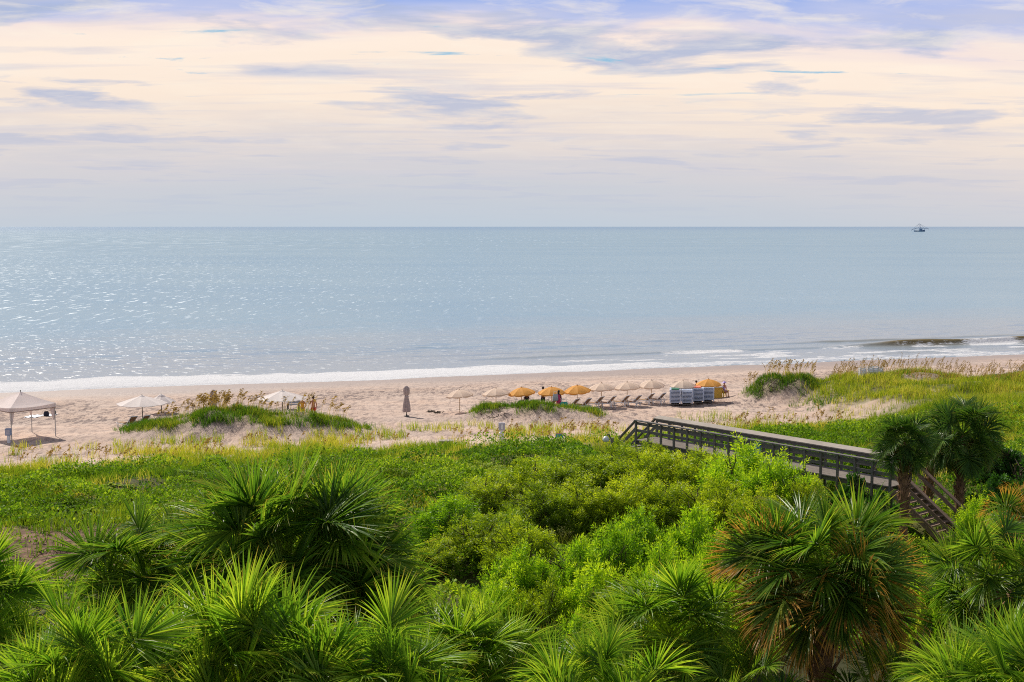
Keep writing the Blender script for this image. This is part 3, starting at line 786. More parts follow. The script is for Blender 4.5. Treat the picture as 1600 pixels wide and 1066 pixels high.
def palm(px, py, Yd, rpx, key, nfr, label, seed, low=-38, hi=86, dead=0, burnt_low=False, az_bias=None, group='cabbage palms'):
    """hub of the crown at photo pixel (px,py), distance Yd, crown radius rpx photo pixels"""
    x, y, z = at_depth(px, py, Yd); r = np.random.default_rng(seed)
    zg = hz(x, y); sc_ = rpx / (F / Yd) / 2.15
    t = thing('cabbage_palm', label, 'palm', (x, y, zg - .05), 0, group)
    H = z - zg + .05
    lean = (r.normal(0, .12), r.normal(0, .12))
    tr = trunk_geo(H, .17, .15, lean, seed).build('trunk', M_BOOT, t)
    fr = fronds_for(PM[key], key); fb = fronds_for(M_PALM_BROWN, 'burnt')
    for i in range(nfr):
        f = (i + .5) / nfr
        pt = hi + (low - hi) * f ** .85 + r.normal(0, 6)
        pk = min(PITCHES, key=lambda q: abs(q - pt))
        src = fb if (burnt_low and pt < 44 and (pt < 18 or i % 2)) else fr
        me = src[pk][int(r.integers(0, 3))]
        o = link('frond', me, t)
        a = i * 2.39996 + r.normal(0, .25)
        o.location = (lean[0], lean[1], H - .10 * f)
        k = sc_ * r.uniform(.88, 1.1) * (.85 if i < 2 else 1)
        o.scale = (k, k, k); o.rotation_euler = (r.normal(0, .12), rad(pk - pt), a)
    for i in range(dead):
        o = link('dead_frond', DEADF[i % 3], t); k = sc_ * r.uniform(.55, .8); o.scale = (k, k, k)
        o.location = (lean[0], lean[1], H - .15); o.rotation_euler = (r.normal(0, .2), 0, i * 2.39996)
    return t

palm(450, 880, 17.0, 232, 'green', 92, 'largest dark green cabbage palm, left of the lime shrubs', 301, low=-30, hi=80)
palm(238, 905, 18.0, 165, 'green', 44, 'lower dark palm peeking out left of the largest palm', 302, low=-25)
palm(580, 905, 19.0, 125, 'green', 16, 'small dark palm tucked against the right of the largest palm', 303, low=-20)
palm(395, 1092, 12.6, 252, 'light', 62, 'bright fresh green palm at the bottom edge below the largest palm', 304, low=-5)
palm(112, 1100, 11.6, 218, 'light', 46, 'yellow green palm in the bottom left corner', 305, low=-5)
palm(-25, 970, 13.2, 175, 'light', 40, 'pale green palm cut off by the left edge of the view', 306, low=-20)
palm(590, 1108, 12.2, 205, 'light', 36, 'yellow green palm at the bottom between two bright palms', 307, low=0)
palm(722, 1048, 15.0, 165, 'light', 46, 'rounded green palm at the bottom below the lime shrubs', 308, low=-20)
palm(1068, 1000, 18.0, 165, 'light', 40, 'drooping green palm just left of the burnt tipped palm', 309, low=-35)
palm(930, 1105, 13.0, 175, 'light', 34, 'arching palm at the bottom edge left of the burnt tipped palm', 310, low=-20)
palm(1285, 908, 17.5, 195, 'green', 50, 'big palm with burnt orange lower fronds and a visible shaggy trunk', 311, low=-8, hi=76, burnt_low=True, dead=0)
palm(1160, 1085, 17.0, 130, 'green', 18, 'shaded palm under the left of the burnt tipped palm', 312, low=-30)
palm(1562, 912, 19.0, 145, 'green', 34, 'full green palm right of the burnt tipped palm', 313, low=-35, hi=76)
palm(1622, 812, 22.0, 100, 'burnt', 18, 'rust brown palm at the right edge above a green palm', 314, low=-25)
palm(1560, 1115, 13.0, 205, 'light', 44, 'yellowish palm in the bottom right corner', 315, low=0)
palm(1405, 1085, 17.0, 120, 'green', 16, 'low shaded palm right of the shaggy trunk', 316, low=-30)
palm(225, 1010, 15.5, 110, 'green', 16, 'dark palm low between the lower dark palm and the bright front palms', 320, low=-20)
palm(835, 1060, 16.5, 110, 'green', 16, 'dark low palm right of the rounded green palm', 321, low=-25)
palm(1416, 690, 47.2, 60, 'deep', 44, 'slim palm standing before the boardwalk stairs', 317, low=-38, dead=10)
palm(1502, 680, 50.6, 80, 'deep', 50, 'taller slim palm right of the boardwalk stairs', 318, low=-40, dead=10)
palm(1452, 690, 52.6, 44, 'deep', 16, 'smallest far palm crown between the two slim palms', 319, low=-30, dead=3)

# ------------------------------------------------------------------ shrubs
def shrub_meshes(seed, mat, nplume=150, leaf=.115, lw=.26, plume=.42, upright=.75, nleaf=34):
    """unit shrub: radius 1, height 2: stems plus feathery leafy plumes"""
    r = np.random.default_rng(seed)
    g = Geo(); tips = []
    for k in range(9):
        a = r.uniform(0, 2 * PI); rr = r.uniform(.15, .8); hh = r.uniform(1.2, 1.75) * math.sqrt(max(.1, 1 - (rr * .75) ** 2))
        b = Vector((r.normal(0, .08), r.normal(0, .08), 0)); e = Vector((math.cos(a) * rr, math.sin(a) * rr, hh))
        pts = [b.lerp(e, t) + Vector((0, 0, .25 * t * (1 - t))) + Vector((r.normal(0, .03), r.normal(0, .03), 0)) for t in (0, .25, .5, .75, 1)]
        g.tube(pts, [.035, .028, .02, .014, .007], 5)
        for _ in range(4):
            q = pts[int(r.integers(1, 4))]; e2 = q + Vector((r.normal(0, .25), r.normal(0, .25), r.uniform(.15, .45)))
            g.tube([q, (q + e2) / 2 + Vector((r.normal(0, .03),) * 3), e2], [.014, .010, .005], 4)
    # plume roots: several lobes making an uneven dome
    nl = 11; la = np.arange(nl) * 2.4 + r.uniform(0, 6); lr = np.sqrt((np.arange(nl) + .3) / nl) * .72
    LX = np.cos(la) * lr; LY = np.sin(la) * lr; LH = r.uniform(1.15, 1.9, nl) * (1 - .35 * lr ** 2); LH[0] = 1.9; LS = r.uniform(.28, .44, nl)
    Q = []; R = []
    for i in range(nplume):
        k = i % nl; t0 = r.uniform(0, 1) ** .8; az0 = r.uniform(0, 2 * PI)
        rad_ = LS[k] * (1 - t0) ** .7 * r.uniform(.55, 1.05)
        P0 = np.array([LX[k] + math.cos(az0) * rad_, LY[k] + math.sin(az0) * rad_, .18 + (LH[k] - .42) * t0])
        v = np.array([math.cos(az0), math.sin(az0), .3])
        ax = unit(np.array([v[0] * .62, v[1] * .62, upright]) + r.normal(0, .2, 3))
        Lp = plume * r.uniform(.6, 1.25); n = nleaf
        t = np.sort(r.uniform(0, 1, n)); az = np.arange(n) * 2.4 + r.uniform(0, 6)
        e1 = unit(np.cross(ax, [.3, .9, .1])); e2 = np.cross(ax, e1)
        rd = np.cos(az)[:, None] * e1 + np.sin(az)[:, None] * e2
        base = P0 + ax * (t * Lp)[:, None] + rd * .02
        D = unit(ax * (.45 + .5 * t)[:, None] + rd * (1 - .35 * t)[:, None] + np.array([0, 0, -.18]))
        Ln = leaf * (1.15 - .5 * t) * r.uniform(.7, 1.3, n)
        Q.append(leaves(base, D, unit(np.cross(D, ax) + r.normal(0, .5, (n, 3))), Ln, Ln * lw))
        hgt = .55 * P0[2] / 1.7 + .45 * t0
        R.append(np.clip(-.14 + .56 * hgt + .46 * t + r.normal(0, .10, n) + r.normal(0, .08), 0, 1))  # shaded base and bright tips painted in: tone climbs with height
    return g, quads_mesh('foliage', np.concatenate(Q), mat, np.concatenate(R))

SHV = {}
def shrub_kind(key):
    if key not in SHV:
        spec = {'lime': (M_LIME, dict(nplume=330, leaf=.105, lw=.27, plume=.42, upright=.95, nleaf=38)), 'olive': (M_OLIVE, dict(nplume=340, leaf=.090, lw=.28, plume=.38, upright=.9, nleaf=38)),
                'dark': (M_DARKLEAF, dict(nplume=260, leaf=.11, lw=.5, plume=.25, upright=.35)), 'vine': (M_VINE, dict(nplume=190, leaf=.12, lw=.6, plume=.2, upright=.4))}[key]
        out_ = []
        for v in range(4):
            g, me = shrub_meshes(hash_s(key) + v, spec[0], **spec[1]); gm = g.mesh('branches'); gm.materials.append(M_TWIG); out_.append((gm, me))
        SHV[key] = out_
    return SHV[key]
def hash_s(k): return {'lime': 500, 'olive': 520, 'dark': 540, 'vine': 560}[k]
SH_I = [0]
def shrub(px, py, Yd, wpx, key, label, group, name='shrub', minh=1.0):
    """top of the shrub at photo pixel (px,py), distance Yd, width wpx photo pixels"""
    x, y, zt = at_depth(px, py, Yd); zg = hz(x, y); hh = max(minh, (zt - zg) * (1.1 if key in ('lime', 'olive') else 1.0)); rr = wpx / 2 / (F / Yd) * (1.2 if key in ('lime', 'olive') else 1.0)
    SH_I[0] += 1; i = SH_I[0]; r = random.Random(i * 31)
    gm, me = shrub_kind(key)[i % 4]
    t = thing(name, label, 'shrub', (x, y, zg - .05), r.uniform(0, 6.28), group)
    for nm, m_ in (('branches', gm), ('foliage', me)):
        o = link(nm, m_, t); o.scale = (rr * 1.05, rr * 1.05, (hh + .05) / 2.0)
    return t

GB = 'feathery shrubs in front of the boardwalk'; GM = 'lime green shrubs filling the middle of the dune'
back = [(968, 692, 59.2, 60, 'olive', 'low olive bush half covering the foot of the seaward steps'),
        (1012, 694, 58.6, 60, 'olive', 'low olive bush under the corner of the seaward steps'),
        (835, 722, 54, 115, 'olive', 'olive shrub at the left end of the row before the boardwalk'),
        (905, 716, 55, 120, 'olive', 'olive green shrub below the lamp post by the boardwalk'),
        (975, 706, 56, 120, 'olive', 'tall olive shrub under the seaward boardwalk steps'),
        (1040, 704, 54, 110, 'olive', 'olive shrub hiding the first boardwalk posts'),
        (1098, 706, 53, 110, 'olive', 'olive shrub touching the middle of the boardwalk railing'),
        (1160, 700, 50, 125, 'lime', 'tall bright shrub just below the green sign on the railing'),
        (1222, 714, 48, 110, 'lime', 'bright shrub right of the green railing sign'),
        (1262, 748, 47, 80, 'olive', 'shrub at the right end of the row before the boardwalk'),
        (770, 748, 52, 100, 'olive', 'low olive shrub left of the row of boardwalk shrubs'),
        (1120, 752, 47, 100, 'olive', 'shaded olive shrub below the brightest boardwalk shrub'),
        (1190, 766, 45, 100, 'olive', 'shaded shrub above the burnt tipped palm crown'),
        (1055, 752, 48, 110, 'olive', 'dense olive shrub in the shade before the railing posts'),
        (985, 750, 49, 110, 'olive', 'olive shrub in second row below the seaward steps'),
        (915, 752, 49, 115, 'olive', 'olive shrub in second row below the lamp post'),
        (845, 758, 48, 110, 'olive', 'olive shrub at the left end of the second row')]
for b_ in back: shrub(b_[0], b_[1] - 8, *b_[2:], GB)
mid = [(700, 775, 45, 105, 'lime', 'leftmost lime shrub beside the largest palm'),
       (690, 838, 42, 100, 'olive', 'dark olive shrub against the right side of the largest palm'),
       (755, 800, 43, 110, 'olive', 'olive shrub between the leftmost lime shrub and the dark hollow'),
       (815, 806, 41, 105, 'olive', 'olive shrub above the lime clump in the middle'),
       (1000, 798, 41, 95, 'lime', 'lime shrub with a pointed top at the back of the lime clump'),
       (1078, 786, 40, 105, 'lime', 'tallest lime shrub near the burnt tipped palm'),
       (1120, 832, 38, 95, 'lime', 'lime shrub touching the left fronds of the burnt tipped palm'),
       (1040, 838, 37, 105, 'lime', 'lime shrub right of centre in the lime clump'),
       (960, 820, 38, 105, 'lime', 'lime shrub at the crest of the lime clump'),
       (890, 842, 37, 105, 'lime', 'bright lime shrub in the middle of the clump'),
       (815, 848, 37, 95, 'lime', 'lime shrub at the left shoulder of the clump'),
       (770, 898, 35, 100, 'lime', 'lime shrub at the lower left of the clump'),
       (930, 880, 35, 110, 'lime', 'lime shrub below the middle of the clump'),
       (1000, 890, 34, 110, 'lime', 'lime shrub above the drooping palm'),
       (1075, 885, 34, 100, 'lime', 'lime shrub between drooping palm and burnt tipped palm'),
       (850, 905, 35, 100, 'olive', 'shaded olive shrub in front of the lime clump'),
       (740, 945, 32, 100, 'lime', 'lime shrub just above the rounded palm at the bottom'),
       (890, 958, 31, 95, 'lime', 'small lime shrub in front of the dark hollow'),
       (820, 985, 29, 100, 'olive', 'low olive shrub behind the rounded palm at the bottom'),
       (650, 940, 31, 90, 'olive', 'olive shrub between largest palm and rounded palm'),
       (955, 985, 28, 95, 'olive', 'olive shrub left of the drooping palm'),
       (1150, 900, 33, 100, 'lime', 'lime shrub behind the left fronds of the burnt tipped palm'),
       (1440, 935, 30, 100, 'vine', 'yellow green shrub between burnt tipped palm and full green palm'),
       (1470, 870, 34, 100, 'lime', 'lime shrub behind the full green palm on the right'),
       (120, 985, 24, 110, 'lime', 'yellow green shrub behind the bottom left palms'),
       (60, 1000, 22, 100, 'olive', 'olive shrub behind the yellow green corner palm'),
       (210, 985, 22, 110, 'olive', 'olive shrub between the lower dark palm and bright palm')]
for b_ in mid: shrub(*b_, GM)
GD_ = 'dark leafy bushes around the boardwalk stairs'
for b_ in [(1345, 718, 48, 75, 'dark', 'dark bush hiding the railing left of the slim palms'),
           (1318, 752, 46, 70, 'dark', 'dark low bush at the foot of the boardwalk'),
           (1375, 752, 45, 60, 'dark', 'dark bush left of the stairs under the slim palm'),
           (1560, 668, 58, 90, 'dark', 'dark green bush behind the taller slim palm'),
           (1605, 690, 52, 110, 'dark', 'dark green bush on the right edge beside the slim palms'),
           (1545, 735, 48, 110, 'dark', 'dark thicket right of the stairs'),
           (1600, 745, 44, 100, 'dark', 'dark thicket at the right edge above the rust brown palm'),
           (1532, 778, 43, 70, 'lime', 'bright round bush right of the stair foot'),
           (1385, 800, 43, 70, 'dark', 'dark bush under the stairs left of the slim trunk'),
           (1345, 690, 60, 60, 'vine', 'bright vine bush behind the boardwalk railing'),
           (1270, 690, 62, 50, 'vine', 'small vine bush behind the middle of the railing')]:
    shrub(*b_, GD_, 'bush', .6)
GL = 'low green bushes on the left dune'
for b_ in [(112, 790, 56, 95, 'vine', 'low bright bush above the bare brown patch'),
           (200, 785, 57, 90, 'vine', 'low bush right of the one above the bare patch'),
           (28, 795, 55, 80, 'vine', 'low bush at the left edge above the bare patch'),
           (48, 822, 52, 40, 'vine', 'small round bush on the edge of the bare patch'),
           (180, 760, 60, 70, 'vine', 'low bush farther up the left dune'),
           (640, 752, 58, 80, 'vine', 'low bush right of the largest palm crown top'),
           (60, 905, 40, 60, 'vine', 'small bush below the bare brown patch'),
           (225, 820, 47, 80, 'olive', 'dull bush left of the largest palm'),
           (95, 752, 63, 70, 'vine', 'small bush on the far left slope of the dune'),
           (15, 765, 60, 70, 'vine', 'small bush at the left edge below the dune grass'),
           (290, 745, 63, 80, 'vine', 'bright low bush under the yellow grass left of the largest palm'),
           (265, 790, 55, 80, 'olive', 'olive bush behind the lower dark palm'),
           (150, 815, 53, 70, 'vine', 'bright bush at the right end of the bare patch'),
           (600, 735, 63, 80, 'olive', 'olive bush right of the top of the largest palm'),
           (700, 728, 64, 80, 'vine', 'low bush below the timber box'),
           (760, 722, 63, 80, 'olive', 'low olive bush below the white post sign'),
           (660, 715, 68, 60, 'vine', 'small bush left of the timber box in the grass'),
           (830, 712, 65, 70, 'vine', 'low bush left of the teal notice sign'),
           (715, 752, 56, 80, 'vine', 'bright bush up slope from the leftmost lime shrub')]:
    shrub(*b_, GL, 'bush', .45)

# ------------------------------------------------------------------ boardwalk
DK = 5.72; RT = 6.74
A0 = Vector((6.32, 60.9, 0)); BD = Vector((.645, -.764, 0)).normalized(); BN = Vector((-BD.y, BD.x, 0)); BWD = 1.42; BLEN = 14.6
bw = thing('boardwalk', 'weathered grey timber boardwalk with railings and stairs crossing the dune', 'boardwalk', (A0.x, A0.y, hz(A0.x, A0.y)))
bo = Vector(bw.location)
def P(l, n, z): return A0 + BD * l + BN * n + Vector((0, 0, z)) - bo
g = Geo(); rr = random.Random(5)
l = 0.0
while l < BLEN:
    g.beam(P(l + .066, -.08, DK + rr.uniform(-.004, .004)), P(l + .066, BWD + .08, DK + rr.uniform(-.004, .004)), .132, .038); l += .142
g.build('deck', M_WOOD_DECK, bw)
g = Geo()
for n in (.05, BWD / 2, BWD - .05): g.beam(P(-.02, n, DK - .12), P(BLEN, n, DK - .12), .05, .19)
g.build('joist', M_WOOD, bw)
SL = 2.05; NST = 13; RUN = .27; RISE = .19
for side, n in ((0, -.06), (1, BWD + .06)):
    l = 0.0; k = 0
    while l <= BLEN + .01:
        x, y = (A0 + BD * l + BN * n).xy
        Geo().beam(P(l, n, (hz(x, y) - .1) if k % 2 == 0 else DK - .25), P(l, n, RT - .03), .09, .09, up=(BD.x, BD.y, 0)).build('post', M_WOOD, bw)
        l += BLEN / 17; k += 1
    for z, hh in ((RT - .16, .14), (RT - .52, .14)) if side == 0 else ((RT - .15, .17), (RT - .56, .13)):
        s_ = .062 if side == 0 else -.062
        Geo().beam(P(0, n + s_, z), P(BLEN, n + s_, z), .036, hh).build('rail', M_WOOD, bw)
    Geo().beam(P(-.05, n, RT), P(BLEN + .05, n, RT), .20 if side == 0 else .44, .05, up=(0, 0, 1) if side == 0 else tuple(-BN * .22 + Vector((0, 0, 1)))).build('rail_cap', M_WOOD_CAP if side else M_WOOD, bw)
    # sloping hand rails at both ends
    Geo().beam(P(-.04, n, RT - .03), P(-1.75, n, RT - 1.62), .16, .06).build('handrail', M_WOOD, bw)
    Geo().beam(P(-.04, n, RT - .45), P(-1.75, n, RT - 2.04), .05, .15).build('handrail', M_WOOD, bw)
    Geo().beam(P(-1.72, n, RT - 2.9), P(-1.72, n, RT - 1.62), .09, .09, up=(BD.x, BD.y, 0)).build('post', M_WOOD, bw)
    Geo().beam(P(BLEN + .05, n, RT - .01), P(BLEN + .05 + NST * RUN, n, RT - NST * RISE), .20, .05).build('handrail', M_WOOD_STAIR, bw)
    Geo().beam(P(BLEN + .05, n, RT - .42), P(BLEN + .05 + NST * RUN, n, RT - .42 - NST * RISE), .05, .15).build('handrail', M_WOOD_STAIR, bw)
    Geo().beam(P(BLEN + NST * RUN, n, DK - NST * RISE - .5), P(BLEN + NST * RUN, n, RT - NST * RISE), .09, .09, up=(BD.x, BD.y, 0)).build('post', M_WOOD_STAIR, bw)
    Geo().beam(P(BLEN, n - (.02 if side else -.02), DK - .12), P(BLEN + NST * RUN, n - (.02 if side else -.02), DK - .12 - NST * RISE), .05, .28).build('stringer', M_WOOD_STAIR, bw)
for k in range(NST):
    l = BLEN + .02 + RUN * (k + .5); z = DK - RISE * (k + 1) + .01
    Geo().beam(P(l, 0, z), P(l, BWD, z), RUN + .02, .04).build('tread', M_WOOD_STAIR, bw)
for k in range(8):
    l = -.16 - .22 * k; z = DK - .205 * (k + 1)
    Geo().beam(P(l, 0, z), P(l, BWD, z), .25, .04).build('tread', M_WOOD, bw)

# sign hung on the railing
l_s = None
best = min((abs(800 + F * (A0 + BD * l).x / (A0 + BD * l).y - 1192), l) for l in np.linspace(0, BLEN, 300)); l_s = best[1]
q = A0 + BD * l_s - BN * .16
sg = thing('railing_sign', 'small green sign on a stake beside the boardwalk railing', 'sign', (q.x, q.y, hz(q.x, q.y)))
zr = RT - .40 - sg.location.z
RZ = Matrix.Rotation(0.1, 3, 'Z')
Geo().box((0, 0, zr), (.32, .03, .62), RZ).build('panel', M_SIGNTEAL, sg, bevel=.008)
for k, wd in enumerate((.22, .25, .18, .24)): Geo().box((0, -.020, zr + .2 - .12 * k), (wd, .006, .03), RZ).build('lettering', M_SIGNWHITE, sg)
Geo().box((0, .03, zr / 2 - .1), (.06, .04, zr + .2), RZ).build('stake', M_WOOD, sg)

# lamp post at the seaward steps
x, y, z = at_depth(954, 684, 62.5)
lp = thing('path_lamp', 'dark bollard post with round white lamp head by the seaward boardwalk steps', 'lamp', (x, y, hz(x, y)))
hp = z - lp.location.z
Geo().box((.08, 0, hp / 2 - .1), (.17, .17, hp + .2)).build('post', M_WOOD, lp, bevel=.01)
Geo().tube([(.0, 0, hp - .05), (-.06, 0, hp + .16), (-.16, 0, hp + .17), (-.22, 0, hp + .05)], .03, 8).build('bracket', M_POLE, lp)
Geo().lathe([(.0, .16), (.09, .14), (.16, .06), (.18, -.04), (.14, -.12), (.0, -.15)], 14, (-.24, 0, hp - .08)).build('lamp_head', M_LAMPGLASS, lp, True)

# ------------------------------------------------------------------ signs and small things on the sand
def post_sign(px, py_base, top_py, label, face_mat, loc=None):
    x, y, z = loc or ground_at(px, py_base); pm = F / y; H = (py_base - top_py) / pm
    t = thing('post_sign', label, 'sign', (x, y, z))
    return t, H, pm
t, H, pm = post_sign(784, 694, 660, 'white square post carrying a small grey sign in the sand', None)
Geo().box((0, 0, H * .24), (.34, .34, H * .48 + .2)).build('base', M_SIGNWHITE, t, bevel=.01)
Geo().box((0, 0, H * .58), (.2, .2, H * .4)).build('post', M_SIGNWHITE, t, bevel=.01)
Geo().box((0, -.02, H * .83), (.44, .24, H * .34)).build('sign_box', M_SIGNGREY, t, bevel=.012)
Geo().box((.02, -.146, H * .83), (.12, .012, H * .22)).build('notice', M_SIGNWHITE, t)
t, H, pm = post_sign(14, 692, 669, 'white post with blue box beside the front leg of the gazebo tent', None)
Geo().box((0, 0, H * .28), (.18, .18, H * .56 + .1)).build('post', M_SIGNWHITE, t, bevel=.01)
Geo().box((0, -.02, H * .76), (.40, .28, H * .48)).build('sign_box', M_SIGNBLUE, t, bevel=.012)
Geo().box((0, -.163, H * .76), (.30, .012, H * .34)).build('notice', M_SIGNGREY, t)
x, y, z = ground_at(874, 694); pm = F / y
t = thing('notice_sign', 'low teal and white notice sign on thin stakes in the dune edge', 'sign', (x, y, z))
Geo().box((0, 0, .52), (.52, .03, .44)).build('panel', M_SIGNTEAL, t, bevel=.006)
Geo().box((0, -.02, .71), (.50, .012, .06)).build('header', M_SIGNRED, t)
Geo().box((0, -.02, .36), (.46, .012, .09)).build('lettering', M_SIGNWHITE, t)
for s in (-1, 1): Geo().box((s * .2, .035, .25), (.05, .04, .80)).build('stake', M_WOOD_CAP, t)
Geo().tube([(0, .03, .72), (0, .03, .86)], .02, 6).build('hook', M_POLE, t)
x, y, z = ground_at(697, 699)
t = thing('timber_box', 'low weathered timber box with a pale lid in the dune grass', 'box', (x, y, z), .06)
Geo().box((0, 0, .18), (.94, .6, .50)).build('body', M_WOOD, t, bevel=.01)
Geo().box((0, -.01, .455), (1.0, .66, .045)).build('lid', M_WOOD_CAP, t, bevel=.01)

# ------------------------------------------------------------------ parasols
def canopy_geo(r, rise, n=8, seg=6, sag=.05, valance=.0, concave=.0):
    """eight-panel parasol: ribs straight out, cloth dipping between them"""
    g = Geo(); m = n * 4; vs = []; fs = []
    for i in range(seg + 1):
        f = i / seg
        for k in range(m):
            t = 2 * PI * k / m; q = (k % 4) / 4; rib = 1 - 4 * q * (1 - q) * (1 - math.cos(PI / n)) * 1.1
            dome = rise * (1 - f ** (1.7 - concave))
            vs.append((r * f * math.cos(t) * rib, r * f * math.sin(t) * rib, dome - sag * 4 * q * (1 - q) * f))
    for i in range(seg):
        for k in range(m): fs.append((i * m + k, i * m + (k + 1) % m, (i + 1) * m + (k + 1) % m, (i + 1) * m + k))
    if valance:
        b = len(vs)
        for k in range(m):
            x_, y_, z_ = vs[seg * m + k]; q = (k % 4) / 4; vs.append((x_ * 1.005, y_ * 1.005, z_ - valance * (.55 + .45 * 4 * q * (1 - q))))
        for k in range(m): fs.append((seg * m + k, seg * m + (k + 1) % m, b + (k + 1) % m, b + k))
    return g.add(vs, fs)

def beach_umbrella(loc, mat, label, group, tilt=(0, 0), rz=0):
    t = thing('beach_umbrella', label, 'umbrella', loc, rz, group)
    Geo().tube([(0, 0, -.2), (0, 0, 2.08)], .028, 8).build('pole', M_POLE_WOOD, t)
    c = canopy_geo(1.17, .44, 8, 6, .03, .13).build('canopy', mat, t, False, (0, 0, 1.55), (tilt[0], tilt[1], 0))
    Geo().lathe([(.16, .38), (.13, .43), (.02, .48), (0, .55)], 12).build('finial', mat, c)
    rb = Geo()
    for k in range(8):
        a = k * PI / 4; rb.tube([(0, 0, .34), (.6 * math.cos(a), .6 * math.sin(a), .24), (1.12 * math.cos(a), 1.12 * math.sin(a), .0)], .008, 4)
    rb.build('ribs', M_WHITE, c)
    return t
GU = 'beach umbrellas in a row along the shore'
UMB = [(718, 648, 'tan', 'pale tan umbrella standing alone at the left end of the row'),
       (775, 645, 'tan', 'pale tan umbrella second from left, behind the grassy mound'),
       (815, 644, 'orange', 'orange umbrella sheltering a seated person in dark clothes'),
       (862, 643, 'orange', 'orange umbrella partly hidden by a woman in pink'),
       (902, 640, 'orange', 'orange umbrella right of the woman in pink'),
       (940, 637, 'tan', 'pale tan umbrella next right of the three orange ones'),
       (980, 634, 'tan', 'pale tan umbrella in the middle of the three tan ones with loungers'),
       (1018, 630, 'tan', 'pale tan umbrella left of the lounger stacks'),
       (1067, 631, 'tan', 'pale tan umbrella standing behind the stacks of loungers'),
       (1107, 629, 'orange', 'orange umbrella over the yellow rental booth')]
UPOS = []
rr = random.Random(3)
first = {}
for (px, py, kind, lb) in UMB:
    x, y, z = 0, F * (CZ - 1.05) / (py - 354), 0
    x = xat(px, y); z = hz(x, y) if not (abs(px - 800) < 110) else 1.05
    UPOS.append((x, y, z))
    tilt = (rad(rr.uniform(-2, 2)), rad(rr.uniform(-7, -2)))
    if kind not in first:
        first[kind] = beach_umbrella((x, y, z), M_TAN if kind == 'tan' else M_ORANGE, lb, GU, tilt, rr.uniform(0, .7))
    else:
        o = dup(first[kind], (x, y, z), rr.uniform(0, .3), lb, GU)
        for ch in o.children:
            if ch.name.startswith('canopy'): ch.rotation_euler = (tilt[0], tilt[1], rr.uniform(0, .7))

def market_umbrella(px, py_edge, Yd, label, r=1.95, clear=1.95):
    x, y, z = at_depth(px, py_edge, Yd); zg = hz(x, y)
    t = thing('market_umbrella', label, 'umbrella', (x, y, zg), .2, 'large white parasols'); H = z - zg
    Geo().tube([(0, 0, -.1), (0, 0, H + .66)], .035, 8).build('pole', M_POLE, t)
    Geo().box((.0, -.05, H - .12), (.14, .14, .22)).build('crank_box', M_POLE, t)
    c = canopy_geo(r, .58, 8, 6, .05, .06, .55).build('canopy', M_CREAM, t, False, (0, 0, H))
    Geo().lathe([(.34, .45), (.22, .55), (.03, .62), (.0, .69)], 8).build('vent', M_CREAM, c)
    rb = Geo()
    for k in range(8):
        a = k * PI / 4; rb.tube([(.05 * math.cos(a), .05 * math.sin(a), -.05), (r * .55 * math.cos(a), r * .55 * math.sin(a), .22)], .012, 4)
    rb.build('ribs', M_POLE, c)
    return t
market_umbrella(222, 630, 93.5, 'large white parasol over two brown loungers left of the grassy mound')
market_umbrella(252, 627.5, 101, 'white parasol half hidden behind the leftmost white parasol', 1.2)
market_umbrella(441, 622, 95.2, 'large white parasol behind the grassy mound left of the bathers')

def closed_umbrella(px, py0, py1, mat, label, Yd=None):
    Yd = Yd or F * (CZ - 1.1) / (py1 - 354)
    x = xat(px, Yd); zg = hz(x, Yd); H = at_depth(px, py0, Yd)[2] - zg
    t = thing('closed_umbrella', label, 'umbrella', (x, Yd, zg)); k = H / 2.5
    Geo().tube([(0, 0, -.1), (0, 0, H)], .035, 8).build('pole', M_POLE, t)
    g = Geo(); n = 16; prof = [(.30, .38), (.34, .45), (.31, .8), (.25, 1.2), (.17, 1.55), (.15, 1.72), (.24, 1.85), (.27, 2.1), (.24, 2.32), (.12, 2.45), (.03, 2.5)]
    vs = []; fs = []
    for (r, z) in prof:
        for j in range(n * 2):
            a = PI * j / n; q = r * (1.0 if j % 4 in (0, 1) else .72); vs.append((q * math.cos(a), q * math.sin(a), z * k))
    m = n * 2
    for i in range(len(prof) - 1):
        for j in range(m): fs.append((i * m + j, i * m + (j + 1) % m, (i + 1) * m + (j + 1) % m, (i + 1) * m + j))
    g.add(vs, fs).build('folded_canopy', mat, t, True)
    Geo().lathe([(.165, 1.58), (.19, 1.63), (.165, 1.70)], 12).build('strap', mat, t)
    Geo().lathe([(.22, .0), (.22, .07), (.06, .10), (.05, .2)], 12).build('base', M_POLE, t)
closed_umbrella(635, 603, 651, M_TAUPE, 'tall closed taupe parasol standing alone on the open sand')
closed_umbrella(333, 609, 652, M_TAUPE, 'closed grey parasol among sea oats behind the left mound', 98)

